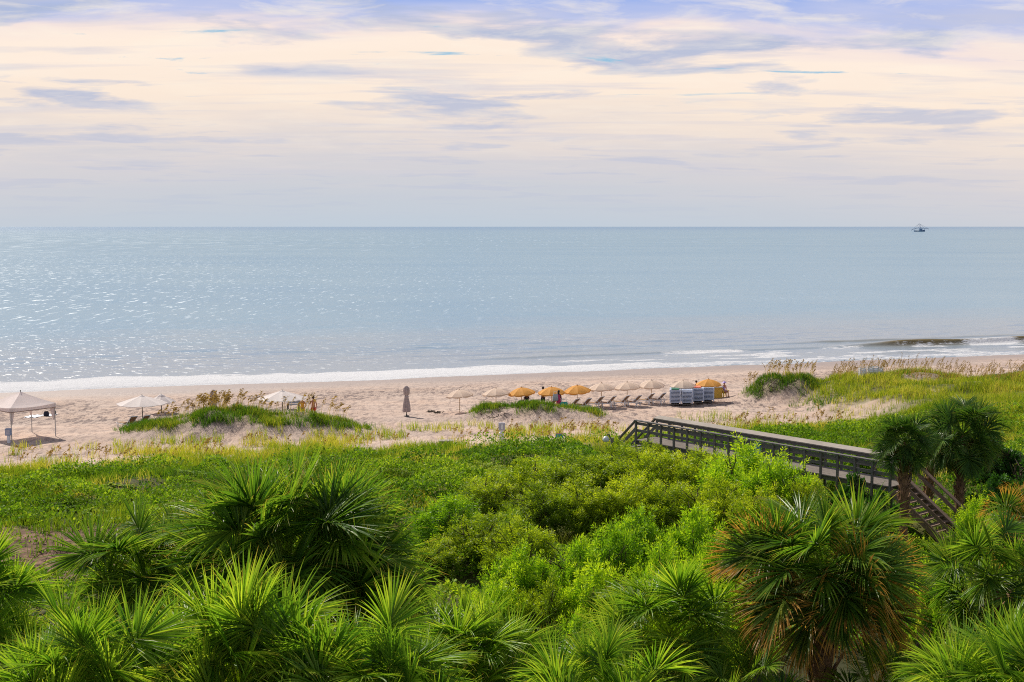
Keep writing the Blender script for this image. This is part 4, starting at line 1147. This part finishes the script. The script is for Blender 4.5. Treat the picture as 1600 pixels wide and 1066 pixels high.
# ------------------------------------------------------------------ gazebo tent
def tent():
    x0, y0, z0 = ground_at(18, 692); x1, y1, z1 = ground_at(93, 685)
    a = Vector((x0, y0, 0)); b = Vector((x1, y1, 0)); e = (b - a); Ls = max(3.3, e.length); e.normalize()
    yaw = math.atan2(e.y, e.x) + .28
    e = Vector((math.cos(yaw), math.sin(yaw), 0)); n = Vector((-e.y, e.x, 0)); Ls = 3.5
    cen = a + e * Ls / 2 + n * Ls / 2
    z = hz(cen.x, cen.y)
    t = thing('gazebo_tent', 'pinkish cream canopy tent with curtained legs at the left edge of the beach', 'tent', (cen.x, cen.y, z), yaw)
    h = Ls / 2; E = at_depth(18, 638, a.y)[2] - z; T = E + .84
    g = Geo(); N = 10; vs = []; fs = []
    for side in range(4):
        R = Matrix.Rotation(side * PI / 2, 3, 'Z'); b0 = len(vs)
        for i in range(7):
            f = i / 6
            for k in range(N + 1):
                u = k / N * 2 - 1
                zz = E + (T - E) * ((1 - f) ** 1.15) - .10 * (1 - u * u) * f + (.0 if f else .03)
                vs.append(R @ Vector((u * h * f, -h * f, zz)))
        for i in range(6):
            for k in range(N): fs.append((b0 + i * (N + 1) + k, b0 + (i + 1) * (N + 1) + k, b0 + (i + 1) * (N + 1) + k + 1, b0 + i * (N + 1) + k + 1))
    g.add(vs, fs).build('canopy', M_TENT, t)
    g = Geo(); vs = []; fs = []
    for side in range(4):
        R = Matrix.Rotation(side * PI / 2, 3, 'Z'); b0 = len(vs)
        for k in range(N + 1):
            u = k / N * 2 - 1; zz = E - .10 * (1 - u * u)
            vs += [R @ Vector((u * (h + .012), -(h + .012), zz - .002)), R @ Vector((u * (h + .02), -(h + .02), zz - .27))]
        for k in range(N): fs.append((b0 + 2 * k, b0 + 2 * k + 1, b0 + 2 * k + 3, b0 + 2 * k + 2))
    g.add(vs, fs).build('valance', M_TENT, t)
    g = Geo()
    for side in range(4):
        R = Matrix.Rotation(side * PI / 2, 3, 'Z')
        g.beam(R @ Vector((-h, -h - .02, E - .33)), R @ Vector((h, -h - .02, E - .33)), .03, .06)
    g.build('trim', M_TENT_TRIM, t)
    Geo().tube([(0, 0, T - .25), (0, 0, T + .14)], .03, 8).build('finial', M_POLE, t)
    for (sx, sy) in ((-1, -1), (1, -1), (1, 1), (-1, 1)):
        p = Vector((sx * (h - .06), sy * (h - .06), 0))
        zg = hz(*(Matrix.Rotation(yaw, 3, 'Z') @ p + Vector((cen.x, cen.y, 0))).xy) - z
        lg = Geo().tube([p + Vector((0, 0, zg - .05)), p + Vector((0, 0, E - .02))], .035, 8).build('leg', M_METAL, t)
        c = Geo()
        vs = []; fs = []; m = 12; prof = [(.30, E - .12), (.24, E - .5), (.17, E - .9), (.11, E - 1.18), (.09, E - 1.25)]
        for (r, zz) in prof:
            for k in range(m):
                q = 2 * PI * k / m; r_ = r * (1 if k % 2 else .8); vs.append(p + Vector((-sx * r * .55 + r_ * .62 * math.cos(q), -sy * r * .55 + r_ * .62 * math.sin(q), zz)))
        for i in range(len(prof) - 1):
            for k in range(m): fs.append((i * m + k, i * m + (k + 1) % m, (i + 1) * m + (k + 1) % m, (i + 1) * m + k))
        c.add(vs, fs).build('curtain', M_TENT, t)
    return t
tent()

# ------------------------------------------------------------------ loungers
def lounger(loc, rz, label, group):
    """foot end toward local -X, backrest raised at +X"""
    t = thing('sun_lounger', label, 'sun lounger', loc, rz, group)
    Geo().beam((-1.0, -.29, .34), (.35, -.29, .34), .05, .06).beam((-1.0, .29, .34), (.35, .29, .34), .05, .06).beam((-1.0, -.29, .34), (-1.0, .29, .34), .05, .06).beam((.34, -.29, .34), (.34, .29, .34), .05, .06)\
        .beam((.35, -.29, .34), (.95, -.29, .33), .05, .05).beam((.35, .29, .34), (.95, .29, .33), .05, .05).build('frame', M_WHITE, t)
    for (x_, y_) in ((-.8, -.29), (-.8, .29), (.72, -.29), (.72, .29)):
        Geo().tube([(x_ - .09, y_, 0), (x_ - .02, y_, .18), (x_, y_, .33)], .028, 6).tube([(x_ + .13, y_, 0), (x_ + .05, y_, .2), (x_, y_, .33)], .028, 6).build('leg', M_WHITE, t)
    Geo().box((-.34, 0, .385), (1.28, .52, .03)).build('seat', M_SLING, t, bevel=.008)
    b = Geo().beam((.33, 0, .40), (.92, 0, .98), .54, .03).build('backrest', M_SLING, t)
    Geo().beam((.32, -.29, .37), (.95, -.29, .99), .045, .05).beam((.32, .29, .37), (.95, .29, .99), .045, .05).beam((.95, -.29, .99), (.95, .29, .99), .045, .05).build('back_frame', M_WHITE, b)
    Geo().beam((.62, -.27, .66), (.80, -.27, .34), .03, .03).beam((.62, .27, .66), (.80, .27, .34), .03, .03).build('strut', M_WHITE, t)
    return t
LR = math.atan2(-.62, .78) + 0.0     # backrest points to the right and toward the camera
GLn = 'loungers set out under the beach umbrellas'
names = {4: 'the orange umbrella right of the woman in pink', 5: 'the first tan umbrella after the orange ones', 6: 'the middle tan umbrella', 7: 'the tan umbrella left of the stacks'}
proto = None
def put_lounger(x, y, z, lb, gr):
    global proto
    if proto is None: proto = lounger((x, y, z), LR, lb, gr); return proto
    return dup(proto, (x, y, z), LR + rr.uniform(-.06, .06), lb, gr)
for i in (4, 5, 6, 7):
    ux, uy, uz = UPOS[i]
    for s, wd in ((-.62, 'left'), (.42, 'right')):
        x = ux + s * 1.0 - .12; y = uy - .55 + s * .35
        put_lounger(x, y, hz(x, y), '%s brown lounger of the pair under %s' % (wd, names[i]), GLn)
x, y = UPOS[2][0] + .15, UPOS[2][1] - .3; put_lounger(x, y, 1.1, 'right brown lounger under the orange umbrella with the seated dark dressed person', GLn)
x, y = UPOS[2][0] - .75, UPOS[2][1] - .2; put_lounger(x, y, 1.1, 'left brown lounger under the orange umbrella behind the grassy mound', GLn)
x, y = UPOS[3][0] - .45, UPOS[3][1] - .3; put_lounger(x, y, 1.1, 'brown lounger beside the woman in pink', GLn)
x, y, z = ground_at(199, 669); put_lounger(x, y, z, 'left one of two loungers beside the left grassy mound', 'pair of loungers by the left mound')
put_lounger(x + .85, y + .35, hz(x + .85, y + .35), 'right one of two loungers, half in the grass of the left mound', 'pair of loungers by the left mound')

# stacked loungers
def stacked_lounger_mesh():
    g = Geo()
    for s in (-1, 1):
        g.box((s * .40, 0, .05), (.06, 1.85, .052))
        for yy in (-.88, .80): g.box((s * .405, yy, -.02), (.075, .11, .10))
    g.box((0, -.90, .045), (.74, .05, .05)); g.box((0, .90, .045), (.74, .05, .05))
    for k in range(9): g.box((0, -.72 + .18 * k, .062), (.74, .12, .022))
    g.v = [(a * 1.08, b, c) for (a, b, c) in g.v]
    me = g.mesh('stacked_lounger'); me.materials.append(M_STACK); return me
SLM = stacked_lounger_mesh()
def dolly(x, y, z, lb, rz):
    t = thing('stack_dolly', lb, 'cart', (x, y, z), rz, 'wheeled bases under the lounger stacks')
    Geo().box((0, 0, .19), (.70, 1.7, .05)).build('platform', M_WOOD, t)
    for sx in (-1, 1):
        for sy in (-1, 1):
            w_ = Geo().lathe([(.0, -.04), (.08, -.04), (.095, 0), (.08, .04), (0, .04)], 10).build('wheel', M_POLE, t, False, (sx * .28, sy * .7, .095), (0, PI / 2, 0))
ordn = ['lowest', 'second', 'third', 'fourth', 'fifth', 'sixth', 'seventh', 'eighth', 'ninth', 'tenth', 'eleventh', 'topmost']
STK = []
for j, (px, py, wname) in enumerate(((1056.5, 635, 'leftmost'), (1074.5, 635, 'second from left'), (1091.5, 632.5, 'third from left'), (1107, 631.5, 'rightmost'))):
    y = F * (CZ - 1.05) / (py - 354); x = xat(px, y); z = hz(x, y); y += .5; rz = rad(-8 + 2 * j)
    dolly(x, y, z, 'wheeled base under the %s stack of white loungers by the booth' % wname, rz)
    for k in range(10):
        o = link('stacked_lounger', SLM, None, (x + rr.uniform(-.012, .012), y + rr.uniform(-.02, .02), z + .31 + k * .116)); o.rotation_euler = (0, 0, rz + rr.uniform(-.012, .012))
        pos_ = {0: 'bottom', 9: 'topmost'}.get(k, ordn[k] + ' from bottom')
        tag(o, '%s white lounger in the %s tall stack by the yellow booth' % (pos_, wname), 'sun lounger', 'stacked loungers by the booth')
    STK.append((x, y, z + .31 + 10 * .116 - .04, rz))
x, y, z, rz = STK[0]; tag(Geo().box((0, -.3, .035), (.66, 1.2, .07)).build('folded_cover', M_GREENCLOTH, None, False, (x, y, z), (0, 0, rz), .02), 'dark green folded cover on the leftmost lounger stack', 'cover')
x, y, z, rz = STK[2]; tag(Geo().box((-.05, -.2, .04), (.62, 1.1, .08)).build('cushion', M_CORAL, None, False, (x, y, z), (0, 0, rz), .025), 'coral red cushion on the third stack of loungers', 'cushion', 'coral cushions on the stacks')
x, y, z, rz = STK[3]; tag(Geo().box((-.16, .3, .03), (.34, .7, .06)).build('cushion', M_CORAL, None, False, (x, y, z), (0, 0, rz), .02), 'small coral cushion at the back of the rightmost stack', 'cushion', 'coral cushions on the stacks')

# white slatted chairs stacked in the sea oats on the right dune
def slat_chair_mesh():
    g = Geo()
    for s in (-1, 1): g.box((s * .27, .1, .2), (.05, .05, .55)); g.box((s * .27, -.3, .12), (.05, .05, .38))
    for k in range(3):
        pts = [(-.26, .12, .16 + .13 * k), (-.13, .20, .21 + .13 * k), (.0, .22, .225 + .13 * k), (.13, .20, .21 + .13 * k), (.26, .12, .16 + .13 * k)]
        g.tube(pts, .032, 6)
    for k in range(4): g.box((0, -.32 + .13 * k, .26), (.52, .08, .025))
    me = g.mesh('slatted_chair'); me.materials.append(M_WHITE); return me
SCM = slat_chair_mesh()
for j, (px, wn) in enumerate(((1347.5, 'leftmost'), (1359.5, 'second'), (1367, 'third'), (1374, 'rightmost'))):
    Yd = 107.0; x = xat(px, Yd + j * .15); zb = at_depth(px, 595 - j * 1.2, Yd)[2]; zg = hz(x, Yd); zb = zg
    for k in range(4):
        o = link('slatted_chair', SCM, None, (x, Yd + j * .15 + .02 * k, zb + .0 + k * .17)); o.rotation_euler = (0, 0, PI + .1 * j)
        tag(o, '%s white slatted chair in the %s stack among the right sea oats' % (('bottom', 'second', 'third', 'top')[k], wn), 'chair', 'slatted chairs stacked on the right dune')

# ------------------------------------------------------------------ rental booth, yellow chair
yb = 109.3; xl = xat(1093, yb); xr = xat(1127.5, yb); xc = (xl + xr) / 2; wb = xr - xl; zb = hz(xc, yb)
t = thing('rental_booth', 'yellow wooden rental booth with a pale counter under an orange umbrella', 'booth', (xc, yb, zb))
Geo().box((0, 0, .48), (wb, 1.0, 1.06)).build('body', M_YELLOW, t, bevel=.01)
Geo().box((-.02, -.04, 1.035), (wb + .16, 1.16, .05)).build('counter', M_WOOD_CAP, t, bevel=.008)
for s in (-1, 0, 1): Geo().box((s * (wb / 2 - .05), -.515, .48), (.09, .03, 1.0)).build('batten', M_YELLOW, t)
x = xat(1132, 109.6); z = hz(x, 109.6)
t = thing('yellow_chair', 'bright yellow armchair right of the rental booth', 'chair', (x, 109.6, z), .5)
Geo().box((0, 0, .40), (.52, .5, .05)).build('seat', M_YCHAIR, t)
g = Geo()
for k in range(4): g.box((-.195 + .13 * k, .27, .72), (.10, .03, .62), Matrix.Rotation(-.15, 3, 'X'))
g.build('backrest', M_YCHAIR, t)
for s in (-1, 1):
    Geo().box((s * .29, 0, .62), (.09, .58, .035)).build('armrest', M_YCHAIR, t)
    Geo().box((s * .27, -.22, .31), (.06, .06, .62)).build('leg', M_YCHAIR, t); Geo().box((s * .27, .24, .31), (.06, .06, .62)).build('leg', M_YCHAIR, t)
YCH = (x, 109.6, z)

# ------------------------------------------------------------------ people
def skin_obj(name, joints, edges, radii, mat, parent, sub=2):
    me = bpy.data.meshes.new(name); me.from_pydata(joints, edges, []); me.update()
    o = bpy.data.objects.new(name, me); COL.objects.link(o); o.parent = parent
    me.materials.append(mat)
    sk = o.modifiers.new('skin', 'SKIN'); sk.use_smooth_shade = True
    for i, v_ in enumerate(me.skin_vertices[0].data):
        r = radii[i]; v_.radius = r if isinstance(r, tuple) else (r, r); v_.use_root = (i == 0)
    s = o.modifiers.new('sub', 'SUBSURF'); s.levels = sub; s.render_levels = sub
    return o

def person(loc, rz, label, pose='stand', skin=M_SKIN, height_=1.75, top=None, bottom=None, dress=None, hat=None, arms='down', hair_long=False):
    """faces local -Y; joints in metres for a 1.75 m adult"""
    t = thing('person', label, 'person', loc, rz); k = height_ / 1.75; t.scale = (k, k, k)
    V = Vector; J = []; E = []; R = []
    def add(p, r, par=None):
        J.append(tuple(p)); R.append(r)
        if par is not None: E.append((par, len(J) - 1))
        return len(J) - 1
    sit = pose == 'sit'; hipz = .50 if sit else .93
    pel = add((0, 0, hipz), (.145, .105))
    wst = add((0, .01, hipz + .20), (.125, .09), pel); ch = add((0, .0, hipz + .40), (.155, .105), wst); sho = add((0, .01, hipz + .52), (.10, .08), ch)
    nk = add((0, -.01, hipz + .60), (.052, .052), sho); jaw = add((0, -.03, hipz + .67), (.066, .072), nk); hd = add((0, -.02, hipz + .74), (.078, .092), jaw); cr = add((0, -.01, hipz + .81), (.058, .068), hd)
    hands = []
    for s in (-1, 1):
        sh = add((s * .17, .01, hipz + .49), (.062, .062), sho)
        if arms == 'down' or (arms == 'one' and s < 0): el = V((s * .245, .02, hipz + .22)); wr = V((s * .265, -.06, hipz - .03)); hnd = V((s * .265, -.085, hipz - .10))
        elif arms == 'hip': el = V((s * .34, .06, hipz + .26)); wr = V((s * .20, -.04, hipz + .10)); hnd = V((s * .15, -.07, hipz + .05))
        elif arms == 'lap' : el = V((s * .23, .0, hipz + .24)); wr = V((s * .16, -.22, hipz + .12)); hnd = V((s * .13, -.29, hipz + .11))
        else: el = V((s * .26, -.06, hipz + .25)); wr = V((s * .22, -.27, hipz + .22)); hnd = V((s * .21, -.34, hipz + .22))
        e_ = add(el, (.043, .043), sh); w_ = add(wr, (.030, .027), e_); p_ = add(hnd, (.040, .020), w_)
        dv = (hnd - wr).normalized(); sv = V((0, 1, 0)) if abs(dv.y) < .8 else V((s, 0, 0)); sv = (sv - dv * sv.dot(dv)).normalized()
        for f, (off, ln) in enumerate(((-.030, .062), (-.010, .074), (.010, .070), (.030, .054))):
            a_ = add(hnd + dv * .045 + sv * off, .0095, p_); b_ = add(hnd + dv * (.045 + ln) + sv * off * 1.15 + V((-s * .018, -.004, 0)), .0075, a_)
        th = add(hnd + dv * .01 + sv * -.045 + V((-s * .012, 0, 0)), .011, p_); add(hnd + dv * .05 + sv * -.062 + V((-s * .02, 0, 0)), .008, th)
        hip = add((s * .09, 0, hipz - .04), (.098, .10), pel)
        if sit: kn = V((s * .13, -.42, hipz - .01)); an = V((s * .12, -.48, .09)); toe = V((s * .12, -.62, .035))
        else: kn = V((s * .11, -.01, .50)); an = V((s * .12, .03, .09)); toe = V((s * .13, -.13, .03))
        k_ = add(kn, (.060, .062), hip); cf = add(kn.lerp(an, .35) + V((0, .015, 0)), (.052, .056), k_); a_ = add(an, (.036, .040), cf); f_ = add(toe, (.040, .026), a_)
    body = skin_obj('body', J, E, R, skin, t)
    # face and ears
    hz_ = hipz + .735
    fg = Geo()
    fg.lathe([(0, .016), (.012, .0), (.010, -.02), (0, -.026)], 6, (0, -.118, hz_ - .005))
    fg.build('nose', skin, t, True)
    for s in (-1, 1):
        Geo().lathe([(0, .010), (.012, 0), (0, -.010)], 8, (s * .031, -.100, hz_ + .022)).build('eye', M_HAIR, t, True)
        Geo().lathe([(0, .032), (.014, .015), (.013, -.015), (0, -.03)], 8, (s * .081, -.01, hz_ + .005)).build('ear', skin, t, True)
    Geo().box((0, -.105, hz_ - .055), (.045, .012, .010)).build('mouth', M_RED, t)
    hg = Geo().lathe([(0, .15), (.05, .142), (.085, .10), (.096, .05), (.092, .005), (.075, -.05 if not hair_long else -.02)], 14, (0, .012, hz_ - .005), (1.0, 1.12))
    if hair_long: hg.lathe([(.07, .02), (.085, -.08), (.075, -.18), (.03, -.24)], 12, (0, .055, hz_), (1.0, .5))
    hg.build('hair', M_HAIR, t, True)
    def cloth(name, js, es, rs, m_): return skin_obj(name, js, es, rs, m_, t)
    if top:
        g_ = cloth('shirt', [(0, 0, hipz + .02), (0, .01, hipz + .22), (0, 0, hipz + .41), (0, .01, hipz + .52), (-.17, .01, hipz + .495), (.17, .01, hipz + .495), (-.21, .012, hipz + .38), (.21, .012, hipz + .38)],
                   [(0, 1), (1, 2), (2, 3), (3, 4), (3, 5), (4, 6), (5, 7)], [(.158, .118), (.148, .110), (.172, .120), (.108, .088), (.076, .076), (.076, .076), (.066, .066), (.066, .066)], top)
    if bottom:
        if sit: jj = [(0, 0, hipz + .03), (-.095, -.02, hipz - .03), (.095, -.02, hipz - .03), (-.12, -.30, hipz - .01), (.12, -.30, hipz - .01)]
        else: jj = [(0, 0, hipz + .06), (-.092, 0, hipz - .06), (.092, 0, hipz - .06), (-.105, -.005, hipz - .30), (.105, -.005, hipz - .30)]
        cloth('shorts', jj, [(0, 1), (0, 2), (1, 3), (2, 4)], [(.158, .118), (.112, .115), (.112, .115), (.098, .10), (.098, .10)], bottom)
    if dress:
        Geo().lathe([(.25, -.42), (.235, -.25), (.20, 0), (.165, .2), (.18, .38), (.15, .50), (.07, .54)], 18, (0, .0, hipz), (1, .78)).build('dress', dress, t, True)
    if hat:
        Geo().lathe([(.0, .15), (.07, .145), (.105, .10), (.112, .04), (.13, .03), (.25, .0), (.25, -.008), (.11, .02)], 18, (0, -.005, hz_ + .035)).build('hat', hat, t, True)
    return t

def stand_at(px, py_head, Yd, hgt):
    x = xat(px, Yd); return (x, Yd, hz(x, Yd) + .0)
person(stand_at(489, 612, 96.6, 1.78), PI + .25, 'man seen from behind in red swim shorts behind the left mound', 'stand', M_SKIN, 1.85, bottom=M_RED, arms='one')
person(stand_at(472, 611, 96.2, 1.7), PI - .2, 'person in golden swimwear and a straw hat beside the man in red', 'stand', M_SKIN, 1.80, top=M_GOLD, bottom=M_GOLD, hat=M_STRAW, arms='hip')
ux, uy, uz = UPOS[2]
person((ux + .42, uy - .1, 1.28), PI + .5, 'person in dark clothes sitting under the third umbrella', 'sit', M_SKIN_DARK, 1.75, top=M_NAVY, bottom=M_NAVY, arms='lap')
person((xat(848.5, 102.4), 102.4, hz(xat(848.5, 102.4), 102.4)), PI - .6, 'person in an olive shirt standing behind an orange umbrella', 'stand', M_SKIN_DARK, 1.86, top=M_OLIVE_CLOTH, bottom=M_NAVY, arms='front')
xw = xat(873, 99.2)
person((xw, 99.2, 1.25), PI - .5, 'dark haired woman in a pink dress walking before the orange umbrella', 'stand', M_SKIN_DARK, 1.80, dress=M_PINK, arms='down', hair_long=True)
person((xat(1088, 110.8), 110.8, hz(xat(1088, 110.8), 110.8) + .12), .7, 'person in a dark blue shirt sitting behind the lounger stacks', 'sit', M_SKIN, 1.75, top=M_BLUE, bottom=M_NAVY, arms='lap')
person((YCH[0] - .02, YCH[1] - .02, YCH[2] + .06), .5, 'person in lilac with a lilac sun hat seated in the yellow chair', 'sit', M_SKIN, 1.72, top=M_LILAC, bottom=M_LILAC, hat=M_LILAC, arms='lap')

def soft_bag(name, loc, size, mat, label, cat, handle=True):
    t = thing(name, label, cat, loc, rr.uniform(-.5, .5))
    a, b, c_ = size
    Geo().lathe([(.0, 0), (.42, 0), (.52, .2), (.50, .6), (.40, .92), (.36, 1.0)], 14, (0, 0, 0), (a, b)).build('body', mat, t, True).scale = (1, 1, c_)
    if handle: Geo().tube([(-a * .3, 0, c_ * .95), (-a * .25, 0, c_ * 1.4), (a * .25, 0, c_ * 1.4), (a * .3, 0, c_ * .95)], .015, 6).build('strap', M_WHITECLOTH, t)
    return t
soft_bag('tote_bag', (xw - .28, 99.0, 1.25 + .98), (.5, .3, .55), M_GREYBAG, 'grey tote bag carried by the woman in pink', 'bag')
soft_bag('beach_bag', (xw + .42, 98.9, 1.45), (.75, .5, .7), M_TEAL, 'teal beach bag beside the woman in pink', 'bag')
soft_bag('cool_bag', (ux + 1.0, uy - .6, 1.2), (.7, .4, .4), M_WHITECLOTH, 'white bag by the loungers under the third umbrella', 'bag')
# towels and bags on the far sand inside the tent's view
def towel(px, py, w_, d_, mat, label):
    x, y, z = ground_at(px, py); g = Geo(); vs = []; fs = []; n = 8
    for i in range(n + 1):
        for j in range(n + 1):
            xx = (i / n - .5) * w_; yy = (j / n - .5) * d_; vs.append((xx, yy, hz(x + xx, y + yy) - z + .035 + .03 * math.sin(i * 1.7 + j * .9)))
    for i in range(n):
        for j in range(n): fs.append((i * (n + 1) + j, (i + 1) * (n + 1) + j, (i + 1) * (n + 1) + j + 1, i * (n + 1) + j + 1))
    g.add(vs, fs)
    o = g.build('beach_towel', mat, None, True, (x, y, z)); tag(o, label, 'towel', 'towels on the sand behind the tent'); return x, y, z
tx, ty, tz = towel(53, 651, 1.1, 1.5, M_WHITECLOTH, 'white towel on the sand seen under the tent, left of its back leg')
tx2, ty2, tz2 = towel(78, 649, .9, 1.3, M_WHITECLOTH, 'white towel on the sand right of the back tent leg')
soft_bag('dark_bag', (tx + .95, ty + .2, tz), (.45, .35, .4), M_NAVY, 'dark bag on the sand between the two white towels', 'bag', False)
soft_bag('dark_bag', (tx2 + .15, ty2 + .5, tz2 + .03), (.4, .3, .3), M_NAVY, 'dark bag lying on the right white towel', 'bag', False)
# low grey chairs beyond the white parasol
x = xat(458, 103); z = hz(x, 103)
t = thing('beach_bench', 'low grey slatted bench on the sand beyond the white parasol', 'bench', (x, 103, z))
Geo().box((0, 0, .42), (1.1, .5, .06)).build('seat', M_GREYBAG, t); Geo().box((0, .25, .74), (1.1, .05, .5)).build('backrest', M_GREYBAG, t)
for s in (-1, 1):
    for q in (-.2, .2): Geo().box((s * .48, q, .2), (.07, .07, .40)).build('leg', M_POLE, t)
# seaweed clumps
for px, py, lb in ((672, 644, 'dark seaweed clump on the sand right of the closed parasol'), (684, 645.5, 'smaller dark seaweed clump nearer the first tan umbrella')):
    x, y, z = ground_at(px, py); g = Geo()
    for _ in range(26):
        a = rr.uniform(0, 6.28); r_ = rr.uniform(0, .28); p0 = Vector((math.cos(a) * r_ * 1.5, math.sin(a) * r_, .02)); d = Vector((rr.gauss(0, 1), rr.gauss(0, 1), rr.uniform(.1, .6))) * .14
        g.tube([p0, p0 + d * .5 + Vector((0, 0, .06)), p0 + d], [.03, .025, .01], 5)
    tag(g.build('seaweed_clump', M_WEED, None, False, (x, y, z)), lb, 'seaweed', 'seaweed clumps on the sand')

# ------------------------------------------------------------------ shrimp boat on the horizon
Yb = 3950.0; x = xat(1436.5, Yb, 361); u_ = Yb / F
t = thing('shrimp_boat', 'haze-tinted dark blue shrimp boat with spread outriggers near the horizon', 'boat', (x, Yb, 0))
g = Geo(); st = [(-8.4, 2.6, 0, 2.4), (-7.5, 3.6, -.5, 2.2), (0, 4.0, -.8, 1.7), (5, 3.2, -.8, 2.4), (8.6, .3, .2, 4.4)]
vs = []; fs = []
for (xx, hw, zb_, zt_) in st: vs += [(xx * u_, -hw * .6, zb_), (xx * u_, -hw, zt_ * 1.6), (xx * u_, hw, zt_ * 1.6), (xx * u_, hw * .6, zb_)]
for i in range(len(st) - 1):
    for k in range(4): fs.append((i * 4 + k, i * 4 + (k + 1) % 4, i * 4 + 4 + (k + 1) % 4, i * 4 + 4 + k))
fs += [(0, 3, 2, 1), tuple(16 + k for k in range(4))]
g.add(vs, fs).build('hull', M_HULL, t)
cb = Geo().box((2.2 * u_, 0, 2.9 * u_), (4.6 * u_, 5, 3.2 * u_), None, .9).build('wheelhouse', M_CABIN, t)
Geo().box((2.2 * u_, 0, 4.65 * u_), (5.2 * u_, 5.6, .4 * u_)).build('roof', M_CABIN, cb)
Geo().box((2.2 * u_, -2.52, 3.5 * u_), (3.4 * u_, .2, .8 * u_)).build('window', M_HULL, cb)
Geo().tube([(-.6 * u_, 0, 1.5 * u_), (-.6 * u_, 0, 12.6 * u_)], [.7, .45], 6).build('mast', M_RIG, t)
Geo().tube([(1.2 * u_, 0, 4 * u_), (1.2 * u_, 0, 11.6 * u_)], [.5, .3], 6).build('mast', M_RIG, t)
Geo().tube([(-.6 * u_, 0, 6 * u_), (-7 * u_, 0, 4.6 * u_), (-12.6 * u_, 0, 2.2 * u_)], [.8, .6, .5], 6).build('outrigger', M_RIG, t)
Geo().tube([(1.0 * u_, 0, 6 * u_), (8 * u_, 0, 5.0 * u_), (14.2 * u_, 0, 4.4 * u_)], [.8, .6, .5], 6).build('outrigger', M_RIG, t)
g = Geo()
for (a, b_) in (((-.6, 12.4), (-12.4, 2.4)), ((1.2, 11.4), (14, 4.5)), ((-.6, 12.4), (-8, 2.6)), ((1.2, 11.4), (8.4, 4.0)), ((-12.5, 2.3), (-12.8, .4)), ((14, 4.3), (13.6, 2.2))):
    g.tube([(a[0] * u_, 0, a[1] * u_), (b_[0] * u_, 0, b_[1] * u_)], .22, 4)
g.build('rigging', M_RIG, t)
